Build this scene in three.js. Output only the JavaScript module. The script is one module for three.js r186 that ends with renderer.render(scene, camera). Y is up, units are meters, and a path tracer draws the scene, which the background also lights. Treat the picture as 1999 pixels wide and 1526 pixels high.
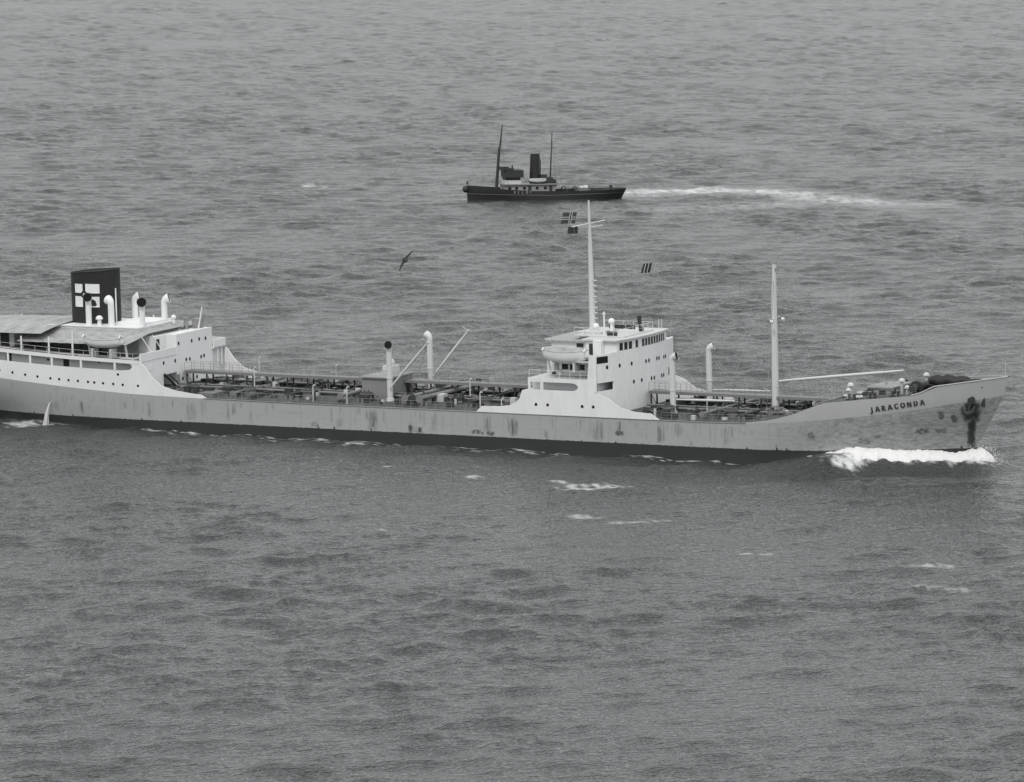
import * as THREE from 'three';
import { mergeGeometries } from 'three/addons/utils/BufferGeometryUtils.js';
import { TextGeometry } from 'three/addons/geometries/TextGeometry.js';
import { FontLoader } from 'three/addons/loaders/FontLoader.js';
import { ImprovedNoise } from 'three/addons/math/ImprovedNoise.js';

// ------------------------------------------------------------------ camera, sky, sun, exposure
const scene = new THREE.Scene();
const CAM_H = 79.2;                                   // metres above the sea (low flying aircraft)
const camera = new THREE.PerspectiveCamera(7.521, 1024 / 782, 5, 60000);
camera.position.set(0, CAM_H, 0);
camera.rotation.set(-Math.atan(1094.5 / 11608.3), 0, 0);
const renderer = new THREE.WebGLRenderer({ antialias: true });
renderer.toneMapping = THREE.LinearToneMapping;
renderer.toneMappingExposure = 1.12;
renderer.shadowMap.enabled = true;

const smooth01 = (t) => { t = Math.min(1, Math.max(0, t)); return t * t * (3 - 2 * t); };
const SUN_DIR = new THREE.Vector3(-0.16, 0.74, 0.65).normalize();
{ // hazy overcast sky, one smooth veil with a soft brightening round the sun
  const W = 256, H = 128, d = new Float32Array(W * H * 4), v = new THREE.Vector3();
  for (let j = 0; j < H; j++) for (let i = 0; i < W; i++) {
    const el = ((j + 0.5) / H - 0.5) * Math.PI, az = ((i + 0.5) / W - 0.5) * 2 * Math.PI;
    v.set(Math.cos(el) * Math.cos(az), Math.sin(el), Math.cos(el) * Math.sin(az));
    const up = Math.max(0, v.y), g = Math.pow(Math.max(0, v.dot(SUN_DIR)), 5);
    let L = 0.76 + 0.14 * smooth01(up * 2.6) + 0.22 * g;
    if (v.y < 0) L = 0.45;
    const k = (j * W + i) * 4; d[k] = L * 0.985; d[k + 1] = L; d[k + 2] = L * 1.01; d[k + 3] = 1;
  }
  const sky = new THREE.DataTexture(d, W, H, THREE.RGBAFormat, THREE.FloatType);
  sky.mapping = THREE.EquirectangularReflectionMapping; sky.magFilter = sky.minFilter = THREE.LinearFilter; sky.needsUpdate = true;
  scene.background = sky; scene.environment = sky;
}
const SHIP = { x: -5.73, z: -774.2, yaw: 0.5062, heel: 0.0406, trim: 0.0066 };
const sun = new THREE.DirectionalLight(0xfffaf2, 1.1);
sun.position.copy(SUN_DIR).multiplyScalar(400).add(new THREE.Vector3(SHIP.x, 0, SHIP.z));
sun.target.position.set(SHIP.x, 0, SHIP.z);
sun.castShadow = true; sun.shadow.radius = 14; sun.shadow.mapSize.set(4096, 4096);
Object.assign(sun.shadow.camera, { left: -130, right: 130, top: 130, bottom: -130, near: 1, far: 900 });
scene.add(sun, sun.target);

// ------------------------------------------------------------------ helpers
let seed = 20231;
const rnd = () => { seed = (seed * 1664525 + 1013904223) >>> 0; return seed / 4294967296; };
const rr = (a, b) => a + (b - a) * rnd();
const clamp = (v, a = 0, b = 1) => Math.min(b, Math.max(a, v));
const smooth = (a, b, v) => { const t = clamp((v - a) / (b - a)); return t * t * (3 - 2 * t); };
const P = new ImprovedNoise();
const V = (x, y, z) => new THREE.Vector3(x, y, z);
function lut(pts) { // smooth monotone-ish interpolation
  return (x) => {
    if (x <= pts[0][0]) return pts[0][1];
    for (let i = 1; i < pts.length; i++) if (x <= pts[i][0]) {
      const [x0, y0] = pts[i - 1], [x1, y1] = pts[i]; return y0 + (y1 - y0) * (x - x0) / (x1 - x0);
    }
    return pts[pts.length - 1][1];
  };
}
function clean(g) {
  if (g.index) g = g.toNonIndexed();
  if (!g.attributes.normal) g.computeVertexNormals();
  if (!g.attributes.uv) g.setAttribute('uv', new THREE.BufferAttribute(new Float32Array(g.attributes.position.count * 2), 2));
  for (const k of Object.keys(g.attributes)) if (!['position', 'normal', 'uv'].includes(k)) g.deleteAttribute(k);
  return g;
}
const taken = {};
function numbered(n) { taken[n] = (taken[n] ?? -1) + 1; return taken[n] ? n + '_' + String(taken[n]).padStart(3, '0') : n; }
function mesh(name, geos, mat, parent) {
  const list = (Array.isArray(geos) ? geos : [geos]).map(clean);
  const m = new THREE.Mesh(list.length > 1 ? mergeGeometries(list) : list[0], mat);
  m.name = parent === scene ? numbered(name) : name; m.castShadow = m.receiveShadow = true;
  parent.add(m); return m;
}
function tag(o, label, category, group, kind) {
  Object.assign(o.userData, { label, category }); if (group) o.userData.group = group; if (kind) o.userData.kind = kind; return o;
}
const stuff = (m) => { m.userData.kind = 'stuff'; return m; };
function box(x0, x1, y0, y1, z0, z1) {
  const g = new THREE.BoxGeometry(Math.abs(x1 - x0), Math.abs(y1 - y0), Math.abs(z1 - z0));
  g.translate((x0 + x1) / 2, (y0 + y1) / 2, (z0 + z1) / 2); return g;
}
const QUP = V(0, 1, 0);
function tube(a, b, r0, r1 = r0, seg = 8) {
  const d = b.clone().sub(a), L = d.length(), g = new THREE.CylinderGeometry(r1, r0, L, seg);
  g.applyQuaternion(new THREE.Quaternion().setFromUnitVectors(QUP, d.normalize())); g.translate((a.x + b.x) / 2, (a.y + b.y) / 2, (a.z + b.z) / 2); return g;
}
function sweep(pts, radii, seg = 12, capEnd = true) { // round tube of changing radius along points
  const pos = [], uv = [], idx = []; let prev = null;
  pts.forEach((p, i) => {
    const t = (pts[Math.min(i + 1, pts.length - 1)].clone().sub(pts[Math.max(i - 1, 0)])).normalize();
    let n = prev ? prev.clone().sub(t.clone().multiplyScalar(prev.dot(t))) : (Math.abs(t.y) > 0.9 ? V(1, 0, 0) : V(0, 1, 0)).sub(t.clone().multiplyScalar(Math.abs(t.y) > 0.9 ? t.x : t.y));
    n.normalize(); prev = n; const b = t.clone().cross(n);
    for (let k = 0; k <= seg; k++) {
      const a = k / seg * 2 * Math.PI, q = p.clone().addScaledVector(n, Math.cos(a) * radii[i]).addScaledVector(b, Math.sin(a) * radii[i]);
      pos.push(q.x, q.y, q.z); uv.push(k / seg, i / pts.length);
    }
  });
  for (let i = 0; i < pts.length - 1; i++) for (let k = 0; k < seg; k++) {
    const a = i * (seg + 1) + k, c = a + seg + 1; idx.push(a, a + 1, c, a + 1, c + 1, c);
  }
  const g = new THREE.BufferGeometry(); g.setAttribute('position', new THREE.Float32BufferAttribute(pos, 3)); g.setAttribute('uv', new THREE.Float32BufferAttribute(uv, 2)); g.setIndex(idx); g.computeVertexNormals();
  return g;
}
function plan(pts, y0, y1) { // plan outline [x,z] raised from y0 to y1
  const g = new THREE.ExtrudeGeometry(new THREE.Shape(pts.map(([x, z]) => new THREE.Vector2(x, -z))), { depth: y1 - y0, bevelEnabled: false });
  g.rotateX(-Math.PI / 2); g.translate(0, y0, 0); return g;
}
function profile(pts, z0, z1, holes = []) { // side outline [x,y] between z0 and z1
  const s = new THREE.Shape(pts.map(([x, y]) => new THREE.Vector2(x, y)));
  for (const h of holes) s.holes.push(new THREE.Path(h.map(([x, y]) => new THREE.Vector2(x, y))));
  const g = new THREE.ExtrudeGeometry(s, { depth: z1 - z0, bevelEnabled: false }); g.translate(0, 0, z0); return g;
}
function grid(nu, nv, fn) { // surface from fn(u,v) -> [x,y,z], uv = (u,v) or returned 4th/5th
  const pos = [], uv = [], idx = [];
  for (let j = 0; j <= nv; j++) for (let i = 0; i <= nu; i++) { const r = fn(i / nu, j / nv); pos.push(r[0], r[1], r[2]); uv.push(r[3] ?? i / nu, r[4] ?? j / nv); }
  for (let j = 0; j < nv; j++) for (let i = 0; i < nu; i++) { const a = j * (nu + 1) + i, b = a + nu + 1; idx.push(a, a + 1, b, a + 1, b + 1, b); }
  const g = new THREE.BufferGeometry(); g.setAttribute('position', new THREE.Float32BufferAttribute(pos, 3)); g.setAttribute('uv', new THREE.Float32BufferAttribute(uv, 2)); g.setIndex(idx); g.computeVertexNormals(); return g;
}
function flat(v, tone = [1, 1, 1]) { return new THREE.Color().setRGB(v * tone[0], v * tone[1], v * tone[2]); }
function noiseTex(n, amp, cells, rough = 0.5, s = 1) { // tiling mottled paint: brightness 1-amp .. 1
  const d = new Uint8Array(n * n * 4), lat = [];
  for (let o = 0; o < 4; o++) { const c = cells << o; lat.push({ c, a: Float32Array.from({ length: c * c }, () => rnd()) }); }
  const vn = (L, x, y) => { x *= L.c; y *= L.c; const xi = Math.floor(x), yi = Math.floor(y), fx = x - xi, fy = y - yi, sx = fx * fx * (3 - 2 * fx), sy = fy * fy * (3 - 2 * fy); const at = (i, j) => L.a[(i % L.c) + (j % L.c) * L.c]; return (at(xi, yi) * (1 - sx) + at(xi + 1, yi) * sx) * (1 - sy) + (at(xi, yi + 1) * (1 - sx) + at(xi + 1, yi + 1) * sx) * sy; };
  for (let j = 0; j < n; j++) for (let i = 0; i < n; i++) {
    let h = 0, w = 1, t = 0; for (const L of lat) { h += w * vn(L, i / n, j / n); t += w; w *= rough; }
    const b = Math.round(255 * clamp(1 - amp * clamp((h / t - 0.5) * 1.8 + 0.5))); const k = (j * n + i) * 4; d[k] = d[k + 1] = d[k + 2] = b; d[k + 3] = 255;
  }
  const tx = new THREE.DataTexture(d, n, n); tx.wrapS = tx.wrapT = THREE.RepeatWrapping; tx.magFilter = THREE.LinearFilter; tx.minFilter = THREE.LinearMipmapLinearFilter; tx.generateMipmaps = true; tx.repeat.set(s, s); tx.needsUpdate = true; return tx;
}
const mottle = noiseTex(256, 0.11, 6, 0.85, .11); mottle.repeat.set(.2, .06); const heavy = noiseTex(256, 0.42, 5, 0.8);
function paint(v, rough = 0.55, map = mottle, tone = [0.985, 1, 1.01]) { const m = new THREE.MeshStandardMaterial({ color: flat(v, tone), roughness: rough, metalness: 0 }); if (map) m.map = map; m.side = THREE.DoubleSide; return m; }
const DK = [0.94, 1.03, 1.0];
const M = {
  white: paint(0.80, 0.5), whiteGrey: paint(0.55), canvas: paint(0.40, 0.9, heavy), mid: paint(0.30, 0.6, heavy), forecastle: paint(0.44, 0.6),
  deck: paint(0.075, 0.85, heavy, DK), deckLight: paint(0.19, 0.8, heavy), black: paint(0.013, 0.6, null, DK), void: paint(0.006, 1, null, DK), dark: paint(0.03, 0.65, null, DK), rail: paint(0.26, .7, null), glass: new THREE.MeshPhysicalMaterial({ color: flat(0.012, DK), roughness: 0.08 }),
  pipe: paint(0.22, 0.6, heavy), pipeDark: paint(0.045, 0.75, heavy, DK), mast: paint(0.62), letter: paint(0.03, 0.6, null, DK),
};

// ------------------------------------------------------------------ hull lines of the tanker (ship frame: x forward, y up, z to starboard)
const stemX = (y) => y < 8.4 ? 71.95 + 0.555 * y : 76.61 + (y - 8.4) * 0.34;
const sternX = (y) => -76 - 8 * smooth(0, 6, y) - 0.25 * Math.max(0, y - 6);
function hb(x, y) { // half breadth
  const k = smooth(0, 8, y);
  if (x > 0) { const x0 = 44 + 2 * k, xs = stemX(y), n = 1.85 + 0.5 * k; const t = (x - x0) / (xs - x0); return t <= 0 ? 10.5 : 10.5 * Math.max(0, 1 - Math.pow(Math.min(1, t), n)); }
  const x0 = -38 - 12 * k, xs = sternX(y), n = 1.9 + 0.7 * k; const t = (x0 - x) / (x0 - xs); return t <= 0 ? 10.5 : 10.5 * Math.sqrt(Math.max(0, 1 - Math.pow(Math.min(1, t), n * 1.35)));
}
const sheer = lut([[-84.5, 8.0], [-75, 7.2], [-64, 6.45], [-55, 5.85], [-46, 5.36], [-38, 5.2], [-20, 5.1], [40, 5.1], [47, 5.25], [53, 5.6], [57, 5.95], [61.4, 6.4], [66.5, 7.0], [72.7, 8.0], [77, 8.75]]);
const foreTop = lut([[46, 5.3], [49, 5.65], [51, 6.05], [53.2, 6.75], [55, 7.5], [56.7, 8.15], [61.4, 8.6], [66.6, 9.0], [68, 9.35], [69.6, 10.15], [74.6, 10.75], [78, 11.15]]);

// the tanker
const tanker = new THREE.Group(); tanker.name = numbered('oil_tanker'); scene.add(tanker);
tanker.position.set(SHIP.x, 0, SHIP.z); tanker.rotation.set(SHIP.heel, -SHIP.yaw, SHIP.trim, 'YZX'); tanker.updateMatrixWorld(true);
tag(tanker, 'long grey hulled oil tanker with white bridge amidships and black funnel aft', 'tanker');
function onShip(name, x, y, z, turn = 0) { // a thing carried by the tanker
  const g = new THREE.Group(); g.name = numbered(name); scene.add(g);
  g.matrix.copy(tanker.matrixWorld).multiply(new THREE.Matrix4().compose(V(x, y, z), new THREE.Quaternion().setFromAxisAngle(QUP, turn), V(1, 1, 1)));
  g.matrix.decompose(g.position, g.quaternion, g.scale); return g;
}
function shell(xa, xb, nx, lo, hi, ny, u = (x) => x / 8, v = (y) => y / 8) { // both sides of the hull between two height lines
  const gs = [];
  for (const s of [1, -1]) gs.push(grid(nx, ny, (a, b) => {
    const x0 = xa + (xb - xa) * a, yl = lo(x0), y = yl + (hi(x0) - yl) * b;
    const xf = x0 > 0 ? (x0 > 40 ? 40 + (x0 - 40) * (stemX(y) - 40) / (stemX(8.4) - 40) : x0) : (x0 < -40 ? -40 + (x0 + 40) * (sternX(y) + 40) / (sternX(8) + 40) : x0);
    return [xf, y, s * hb(xf, y), u(xf), v(y)];
  }));
  return gs;
}
// painted and stained plating, as a canvas: u along the ship, v up
function hullTexture() {
  const W = 2048, H = 384, c = document.createElement('canvas'); c.width = W; c.height = H; const g = c.getContext('2d');
  const X = (x) => (x + 85) / 163 * W, Y = (y) => H - (y + 2) / 11.5 * H, sx = W / 163, sy = H / 11.5;
  g.fillStyle = '#a1a3a4'; g.fillRect(0, 0, W, H);
  for (let i = 0; i < 2600; i++) { const x = rnd() * W, y = rnd() * H, l = rr(4, 26), d = rnd() < 0.5; g.fillStyle = `rgba(${d ? '70,74,74' : '190,192,192'},${rr(0.02, 0.07)})`; g.fillRect(x, y, rr(1, 7), l); }
  // plate seams
  g.fillStyle = 'rgba(70,74,74,0.16)'; for (let x = -80; x < 76; x += 7.6) g.fillRect(X(x), 0, 1.4, H); for (const y of [3.3]) g.fillRect(0, Y(y), W, 1.2);
  const streak = (x, y0, y1, w, a) => { w *= rr(.55, 1.1); a *= rr(.5, 1.25); const n = Math.round(46 * w + 12); for (let k = 0; k < n; k++) { const xx = x + (rnd() + rnd() - 1) * w * .7, t0 = y0 - rnd() * (y0 - y1) * 0.85, t1 = t0 - (.25 + .75 * rnd()) * (t0 - y1); g.fillStyle = `rgba(62,67,66,${a * rr(0.02, 0.13)})`; g.fillRect(X(xx), Y(t0), rr(0.4, 1.5), (t0 - t1) * sy); } for (let k = 0; k < 3; k++) { g.fillStyle = `rgba(48,52,51,${a * rr(.1, .3)})`; g.fillRect(X(x + rr(-w, w) * .6), Y(y0 - rr(0, .4)), rr(.6, 1.3), rr(.3, .95) * (y0 - y1) * sy); } };
  // scupper and fender streaks where the photograph shows them [x, top, bottom, width, strength]
  for (const s of [[-53.4, 4.2, 2.4, .6, 1.5], [-46.4, 4.4, 3.3, .5, 1.3], [-42.6, 4.6, 2.1, .9, 2], [-36, 4.6, 2, 1.6, 1.2], [-29.4, 4.8, 3, .8, 1.6], [-27, 4, 2, 1, .7], [-13.3, 3.6, 2.1, 1, 1.3], [-8.3, 4.8, 2, 1.6, 2.3], [-2, 3.0, 2, 2.2, 1.5], [.8, 4.4, 2.1, 1.2, 1.4], [8.8, 4.7, 2.4, 1.2, 1.5], [12.7, 4.6, 2.1, 1, 2.4], [17.3, 3.2, 2.1, .8, 1.1], [24.9, 4.8, 2.1, 1.4, 2], [28, 5, 3, 1, 2], [33.8, 4.4, 2.1, 1, 1.7], [36.4, 4.8, 3, 1.5, 1], [38.2, 2.8, 2, .5, 1.3], [43.2, 4.7, 2.1, 1.3, 1.4], [-20, 4.2, 3.6, 5, .8], [50, 2.8, 2.2, .4, 1.2], [-57.6, 4, 2.6, 1.2, 1.2]]) streak(...s);
  const blot = (x, y, w, h, a, n = 40) => { for (let k = 0; k < n; k++) { g.fillStyle = `rgba(54,60,58,${a * rr(0.06, 0.3)})`; g.beginPath(); g.ellipse(X(x + rr(-w, w) / 2), Y(y + rr(-h, h) / 2), rr(.05, .22) * sx, rr(.04, .22) * sy, 0, 0, 7); g.fill(); } };
  blot(7.4, 2.5, 1.6, .45, 1.3); blot(9.3, 2.4, 1, .4, 1); blot(-2.6, 2.5, .4, .9, 1.4); blot(-1.2, 2.4, .5, .6, 1.2); blot(28, 3.2, 1, .5, 1.4); blot(-17, 2.5, 1, .5, .6);
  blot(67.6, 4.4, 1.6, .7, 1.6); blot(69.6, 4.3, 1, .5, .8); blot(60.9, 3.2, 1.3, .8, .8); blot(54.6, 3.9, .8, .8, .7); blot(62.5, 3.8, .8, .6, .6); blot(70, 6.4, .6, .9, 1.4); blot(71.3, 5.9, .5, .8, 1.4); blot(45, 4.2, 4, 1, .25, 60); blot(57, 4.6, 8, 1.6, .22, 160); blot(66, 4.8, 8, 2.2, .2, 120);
  for (let k = 0; k < 90; k++) streak(rr(-60, 46), 5.0, rr(2.2, 4.4), rr(.1, .5), rr(.15, .6));
  // weathered blotches on the bow plating, with the tone darkened towards the stem
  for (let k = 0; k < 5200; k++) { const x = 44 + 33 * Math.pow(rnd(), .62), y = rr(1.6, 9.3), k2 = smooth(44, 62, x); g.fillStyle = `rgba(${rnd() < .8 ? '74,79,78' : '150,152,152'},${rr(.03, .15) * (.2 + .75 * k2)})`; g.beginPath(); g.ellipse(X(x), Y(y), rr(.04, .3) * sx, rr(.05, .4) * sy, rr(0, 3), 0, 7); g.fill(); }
  // mud and rust below the anchor
  for (let k = 0; k < 330; k++) { const t = Math.pow(rnd(), 1.5), y = 7.9 - t * 5.3, w = (t < .4 ? 1.25 : .55) * rr(.6, 1.2); g.fillStyle = `rgba(42,48,46,${rr(.08, .34)})`; g.fillRect(X(73.2 - t * .9 + rr(-w, w) * .55), Y(y), rr(2, 6), rr(6, 26)); }
  // boot topping with a ragged upper edge
  g.fillStyle = '#2b302e'; g.fillRect(0, Y(1.93), W, H);
  for (let x = 0; x < W; x += 2) { const h = rr(-.03, .07) + (rnd() < .02 ? rr(.1, .35) : 0); g.fillRect(x, Y(1.93 + h), 2.5, 6 + h * sy); }
  const t = new THREE.CanvasTexture(c); t.colorSpace = THREE.SRGBColorSpace; t.wrapS = t.wrapT = THREE.ClampToEdgeWrapping; t.anisotropy = 8; return t;
}
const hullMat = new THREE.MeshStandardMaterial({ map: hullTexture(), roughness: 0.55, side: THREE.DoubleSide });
const U = (x) => (x + 85) / 163, VV = (y) => (y + 2) / 11.5;
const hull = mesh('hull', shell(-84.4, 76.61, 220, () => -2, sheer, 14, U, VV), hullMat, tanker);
// sheer strake lip
mesh('sheer_strake', [1, -1].map((s) => sweep(Array.from({ length: 80 }, (_, i) => { const x = -34 + 80 * i / 79; return V(x, sheer(x) + 0.02, s * (hb(x, 5.1) + 0.02)); }), Array(80).fill(0.07), 6)), M.mid, tanker);
// main deck with camber
const mainDeck = mesh('main_deck', grid(100, 8, (a, b) => { const x = -50 + 106 * a, h = hb(x, 5) - 0.02, t = b * 2 - 1; return [x, sheer(x) - 0.05 + 0.3 * (1 - t * t), t * h, x / 9, t * h / 9]; }), M.deck, tanker);

// ------------------------------------------------------------------ forecastle
mesh('forecastle_side', shell(46, 76.61, 90, sheer, (x) => Math.max(foreTop(x), sheer(x) + 0.06), 5), M.forecastle, tanker);
mesh('forecastle_deck', grid(40, 6, (a, b) => { const x = 55.5 + 21 * a, y = foreTop(x) - (x > 67 ? Math.min(1, (x - 67) * .5) : 0.04), t = b * 2 - 1; return [x, y, t * (hb(x, y) - 0.03), x / 9, t]; }), M.deck, tanker);
mesh('forecastle_bulkhead', box(55.3, 55.5, 5.2, 8.0, -9.1, 9.1), M.mid, tanker);
mesh('bulwark_cap', [1, -1].map((s) => sweep(Array.from({ length: 50 }, (_, i) => { const x = 67 + 10.4 * i / 49; const y = foreTop(x); const xx = Math.min(x, stemX(y) - .02); return V(xx, y, s * hb(xx, y)); }), Array(50).fill(0.08), 6)), M.forecastle, tanker);
// hawser pipe, anchor
{
  const y = 7.7, x = 73.3, z = hb(x, y);
  const an = mesh('anchor', [tube(V(x, y + .5, z + .14), V(x - .25, y - 1.1, z + .3), .22), sweep([V(x - .95, y - .25, z + .75), V(x - .7, y - .95, z + .6), V(x - .25, y - 1.2, z + .4), V(x + .35, y - .85, z + .2), V(x + .6, y - .1, z + .1)], [.1, .34, .42, .34, .1], 8)], M.dark, hull);
  mesh('hawse_pipe', new THREE.CylinderGeometry(.5, .5, .2, 16).rotateX(Math.PI / 2).rotateY(.5).translate(x + .1, y + .55, z + .12), M.dark, hull);
  mesh('hawse_stain_plate', box(x + 1.0, x + 1.5, y - .3, y + .8, hb(x + 1.2, 7.7) + .0, hb(x + 1.2, 7.7) + .14), M.dark, hull);
}
const font = await new FontLoader().loadAsync('fonts/droid/droid_sans_bold.typeface.json');
{ // the ship's name on the forecastle, letter by letter along the plating
  const word = 'JARACONDA';
  for (const s of [1, -1]) for (let i = 0; i < word.length; i++) {
    const t = i / (word.length - 1), k = s > 0 ? t : 1 - t, x = 62.35 + 5.85 * k, y = 7.0 + 0.88 * k, e = 0.05;
    const z = hb(x, y + .25), z2 = hb(x + e, y + .25 + e * .15), slope = Math.atan2(z - z2, e);
    const g = new TextGeometry(word[i], { font, size: 0.62, depth: 0.02, curveSegments: 3, bevelEnabled: true, bevelThickness: .01, bevelSize: .035, bevelSegments: 1 }); g.computeBoundingBox(); g.translate(-(g.boundingBox.max.x + g.boundingBox.min.x) / 2, 0, 0);
    g.rotateZ(s * Math.atan2(.92, 6.2)); if (s < 0) g.rotateY(Math.PI); g.rotateY(s * slope); g.translate(x, y, s * (z + .03)); mesh('letter', g, M.letter, hull);
  }
}
// forecastle fittings
{
  const deckhouse = mesh('forecastle_house', [box(59.4, 62.6, 8.1, 9.3, -2.8, 2.8)], M.mid, tanker);
  mesh('roof', box(59.1, 62.9, 9.3, 9.48, -3.0, 3.0), M.mid, deckhouse);
  for (const z of [-1.6, 1.6]) mesh('door', box(62.6, 62.64, 8.3, 9.2, z - .4, z + .4), M.dark, deckhouse);
  for (const x of [59.8, 61.4]) mesh('window', box(x - .45, x + .45, 8.5, 9.1, 2.8, 2.84), M.dark, deckhouse);
  // windlass under a dark canvas cover with the hawser drums
  const roll = []; for (let i = 0; i < 14; i++) { const t = i / 13; roll.push(V(67.3 + 7.6 * t, 10.35 - .1 * t + .15 * Math.sin(i * 1.9), 1.6 - 1.6 * t)); }
  mesh('windlass_cover', sweep(roll, roll.map((_, i) => .15 + .85 * Math.pow(Math.sin(Math.PI * clamp((i + 1.6) / 15)), 1.0) * (1 - .65 * i / 13)), 10), M.black, tanker);
  mesh('windlass', [tube(V(66.4, 9.7, -3), V(66.4, 9.7, 4.6), .5, .5, 12), tube(V(66.4, 9.7, -3.2), V(66.4, 9.7, -2.6), .85, .85, 14), tube(V(66.4, 9.7, 3.0), V(66.4, 9.7, 3.5), .85, .85, 14), box(65.5, 67.3, 9, 9.8, -1, 1)], M.dark, tanker);
  for (const [x, z, h, r] of [[64.3, 3.2, 1.9, .22], [65.5, 4.2, 1.1, .2], [64.6, -3.4, 1.8, .22], [58, 5.5, 1.3, .2], [57.4, 3.6, 1.7, .24]]) {
    const v = mesh('mushroom_vent', tube(V(x, foreTop(x) - .1, z), V(x, foreTop(x) + h - .3, z), r, r, 8), M.forecastle, tanker);
    mesh('vent_cap', new THREE.SphereGeometry(r * 1.9, 10, 6, 0, 6.3, 0, 1.6).translate(x, foreTop(x) + h - .35, z), M.whiteGrey, v);
  }
  for (const [x, z] of [[59.5, 7.6], [62, 6.9], [64.8, 6.2], [74.0, 1.6], [59.5, -7.6], [64.8, -6.2]]) {
    const y = foreTop(x) - (x > 68 ? .9 : 0.05), b = mesh('bollard', [tube(V(x - .35, y, z), V(x - .35, y + .75, z), .18), tube(V(x + .35, y, z), V(x + .35, y + .75, z), .18), box(x - .7, x + .7, y, y + .12, z - .3, z + .3)], M.pipeDark, tanker); for (const e of [-.35, .35]) mesh('bollard_cap', tube(V(x + e, y + .75, z), V(x + e, y + .83, z), .24), M.pipe, b);
  }
  mesh('jackstaff', [tube(V(76.9, 10.6, 0), V(77.1, 13.1, 0), .05, .03, 6)], M.whiteGrey, tanker);
  // piled ropes and gear by the break of the forecastle
  for (let i = 0; i < 9; i++) { const x = rr(55.8, 60), z = rr(-6, 7); mesh('rope_coil', new THREE.TorusGeometry(rr(.3, .5), .16, 6, 14).rotateX(Math.PI / 2).translate(x, foreTop(x) + .15, z), i % 2 ? M.pipeDark : M.whiteGrey, tanker); }
}

// ------------------------------------------------------------------ railings
function railing(name, pts, h, step, parent, mat = M.rail, rails = 3, r = 0.024) {
  const gs = []; const c = []; let L = 0;
  for (let i = 0; i < pts.length - 1; i++) {
    const a = pts[i], b = pts[i + 1], d = a.distanceTo(b), n = Math.max(1, Math.round(d / step));
    for (let k = 0; k < n; k++) { const p = a.clone().lerp(b, k / n); gs.push(tube(p, p.clone().add(V(0, h, 0)), r * 1.25, r * 1.1, 4)); }
    for (let q = 1; q <= rails; q++) gs.push(tube(a.clone().add(V(0, h * q / rails, 0)), b.clone().add(V(0, h * q / rails, 0)), q === rails ? r * .8 : r * .45, undefined, 4));
  }
  const e = pts[pts.length - 1]; gs.push(tube(e, e.clone().add(V(0, h, 0)), r * 1.25, r * 1.1, 4));
  return mesh(name, gs, mat, parent);
}
const edge = (x0, x1, s, n, inset = .12, up = 0) => Array.from({ length: n }, (_, i) => { const x = x0 + (x1 - x0) * i / (n - 1); return V(x, sheer(x) + up, s * (hb(x, sheer(x)) - inset)); });
for (const s of [1, -1]) {
  railing('deck_railing', edge(-33, 7.2, s, 12), 1.05, 1.25, tanker);
  railing('deck_railing', edge(34, 48.5, s, 6), 1.05, 1.25, tanker);
  railing('forecastle_railing', Array.from({ length: 6 }, (_, i) => { const x = 56.5 + 11 * i / 5, y = foreTop(x); return V(x, y, s * (hb(x, y) - .1)); }), 1.0, 1.3, tanker);
}
// ------------------------------------------------------------------ flying bridge, pipes and tank fittings on the main deck
function flyingBridge(x0, x1, z = -0.6) {
  const y = 7.35, gs = [box(x0, x1, y - .14, y, z - .9, z + .9), box(x0, x1, y - .34, y - .14, z - .95, z - .83), box(x0, x1, y - .34, y - .14, z + .83, z + .95)];
  const fb = mesh('flying_bridge', gs, M.pipe, tanker);
  const n = Math.round((x1 - x0) / 3.2);
  for (let i = 0; i <= n; i++) { const x = x0 + .3 + (x1 - x0 - .6) * i / n; mesh('trestle', [tube(V(x, 5.2, z - .8), V(x, y - .3, z - .8), .11, .11, 6), tube(V(x, 5.2, z + .8), V(x, y - .3, z + .8), .11, .11, 6), tube(V(x, 5.3, z - .8), V(x, y - .4, z + .8), .05, .05, 4)], M.pipeDark, fb); }
  for (const s of [1, -1]) railing('bridge_rail', [V(x0, y, z + s * .85), V(x1, y, z + s * .85)], 1.1, 1.5, fb, M.rail, 3, .028);
}
flyingBridge(-43.3, 17); flyingBridge(27, 56);
const bends = (pts, r, n = 7) => sweep(pts, pts.map(() => r), n);
for (const [z, r, y, m] of [[2.1, .2, 5.75, M.pipe], [2.75, .2, 5.75, M.pipeDark], [3.4, .16, 5.7, M.pipe], [-2.6, .2, 5.75, M.pipeDark], [-3.3, .2, 5.75, M.pipe], [-4.1, .15, 5.7, M.pipeDark]]) for (const [a, b] of [[-42.5, 13.5], [28, 55]])
  mesh('deck_pipe', [tube(V(a, y, z), V(b, y, z), r, r, 8), ...Array.from({ length: Math.floor((b - a) / 5) }, (_, i) => box(a + 2 + i * 5, a + 2.25 + i * 5, 5.1, y, z - .22, z + .22)), ...Array.from({ length: Math.floor((b - a) / 9) }, (_, i) => tube(V(a + 4 + i * 9, y, z), V(a + 4.12 + i * 9, y, z), r * 1.7, r * 1.7, 8))], m, tanker);
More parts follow.
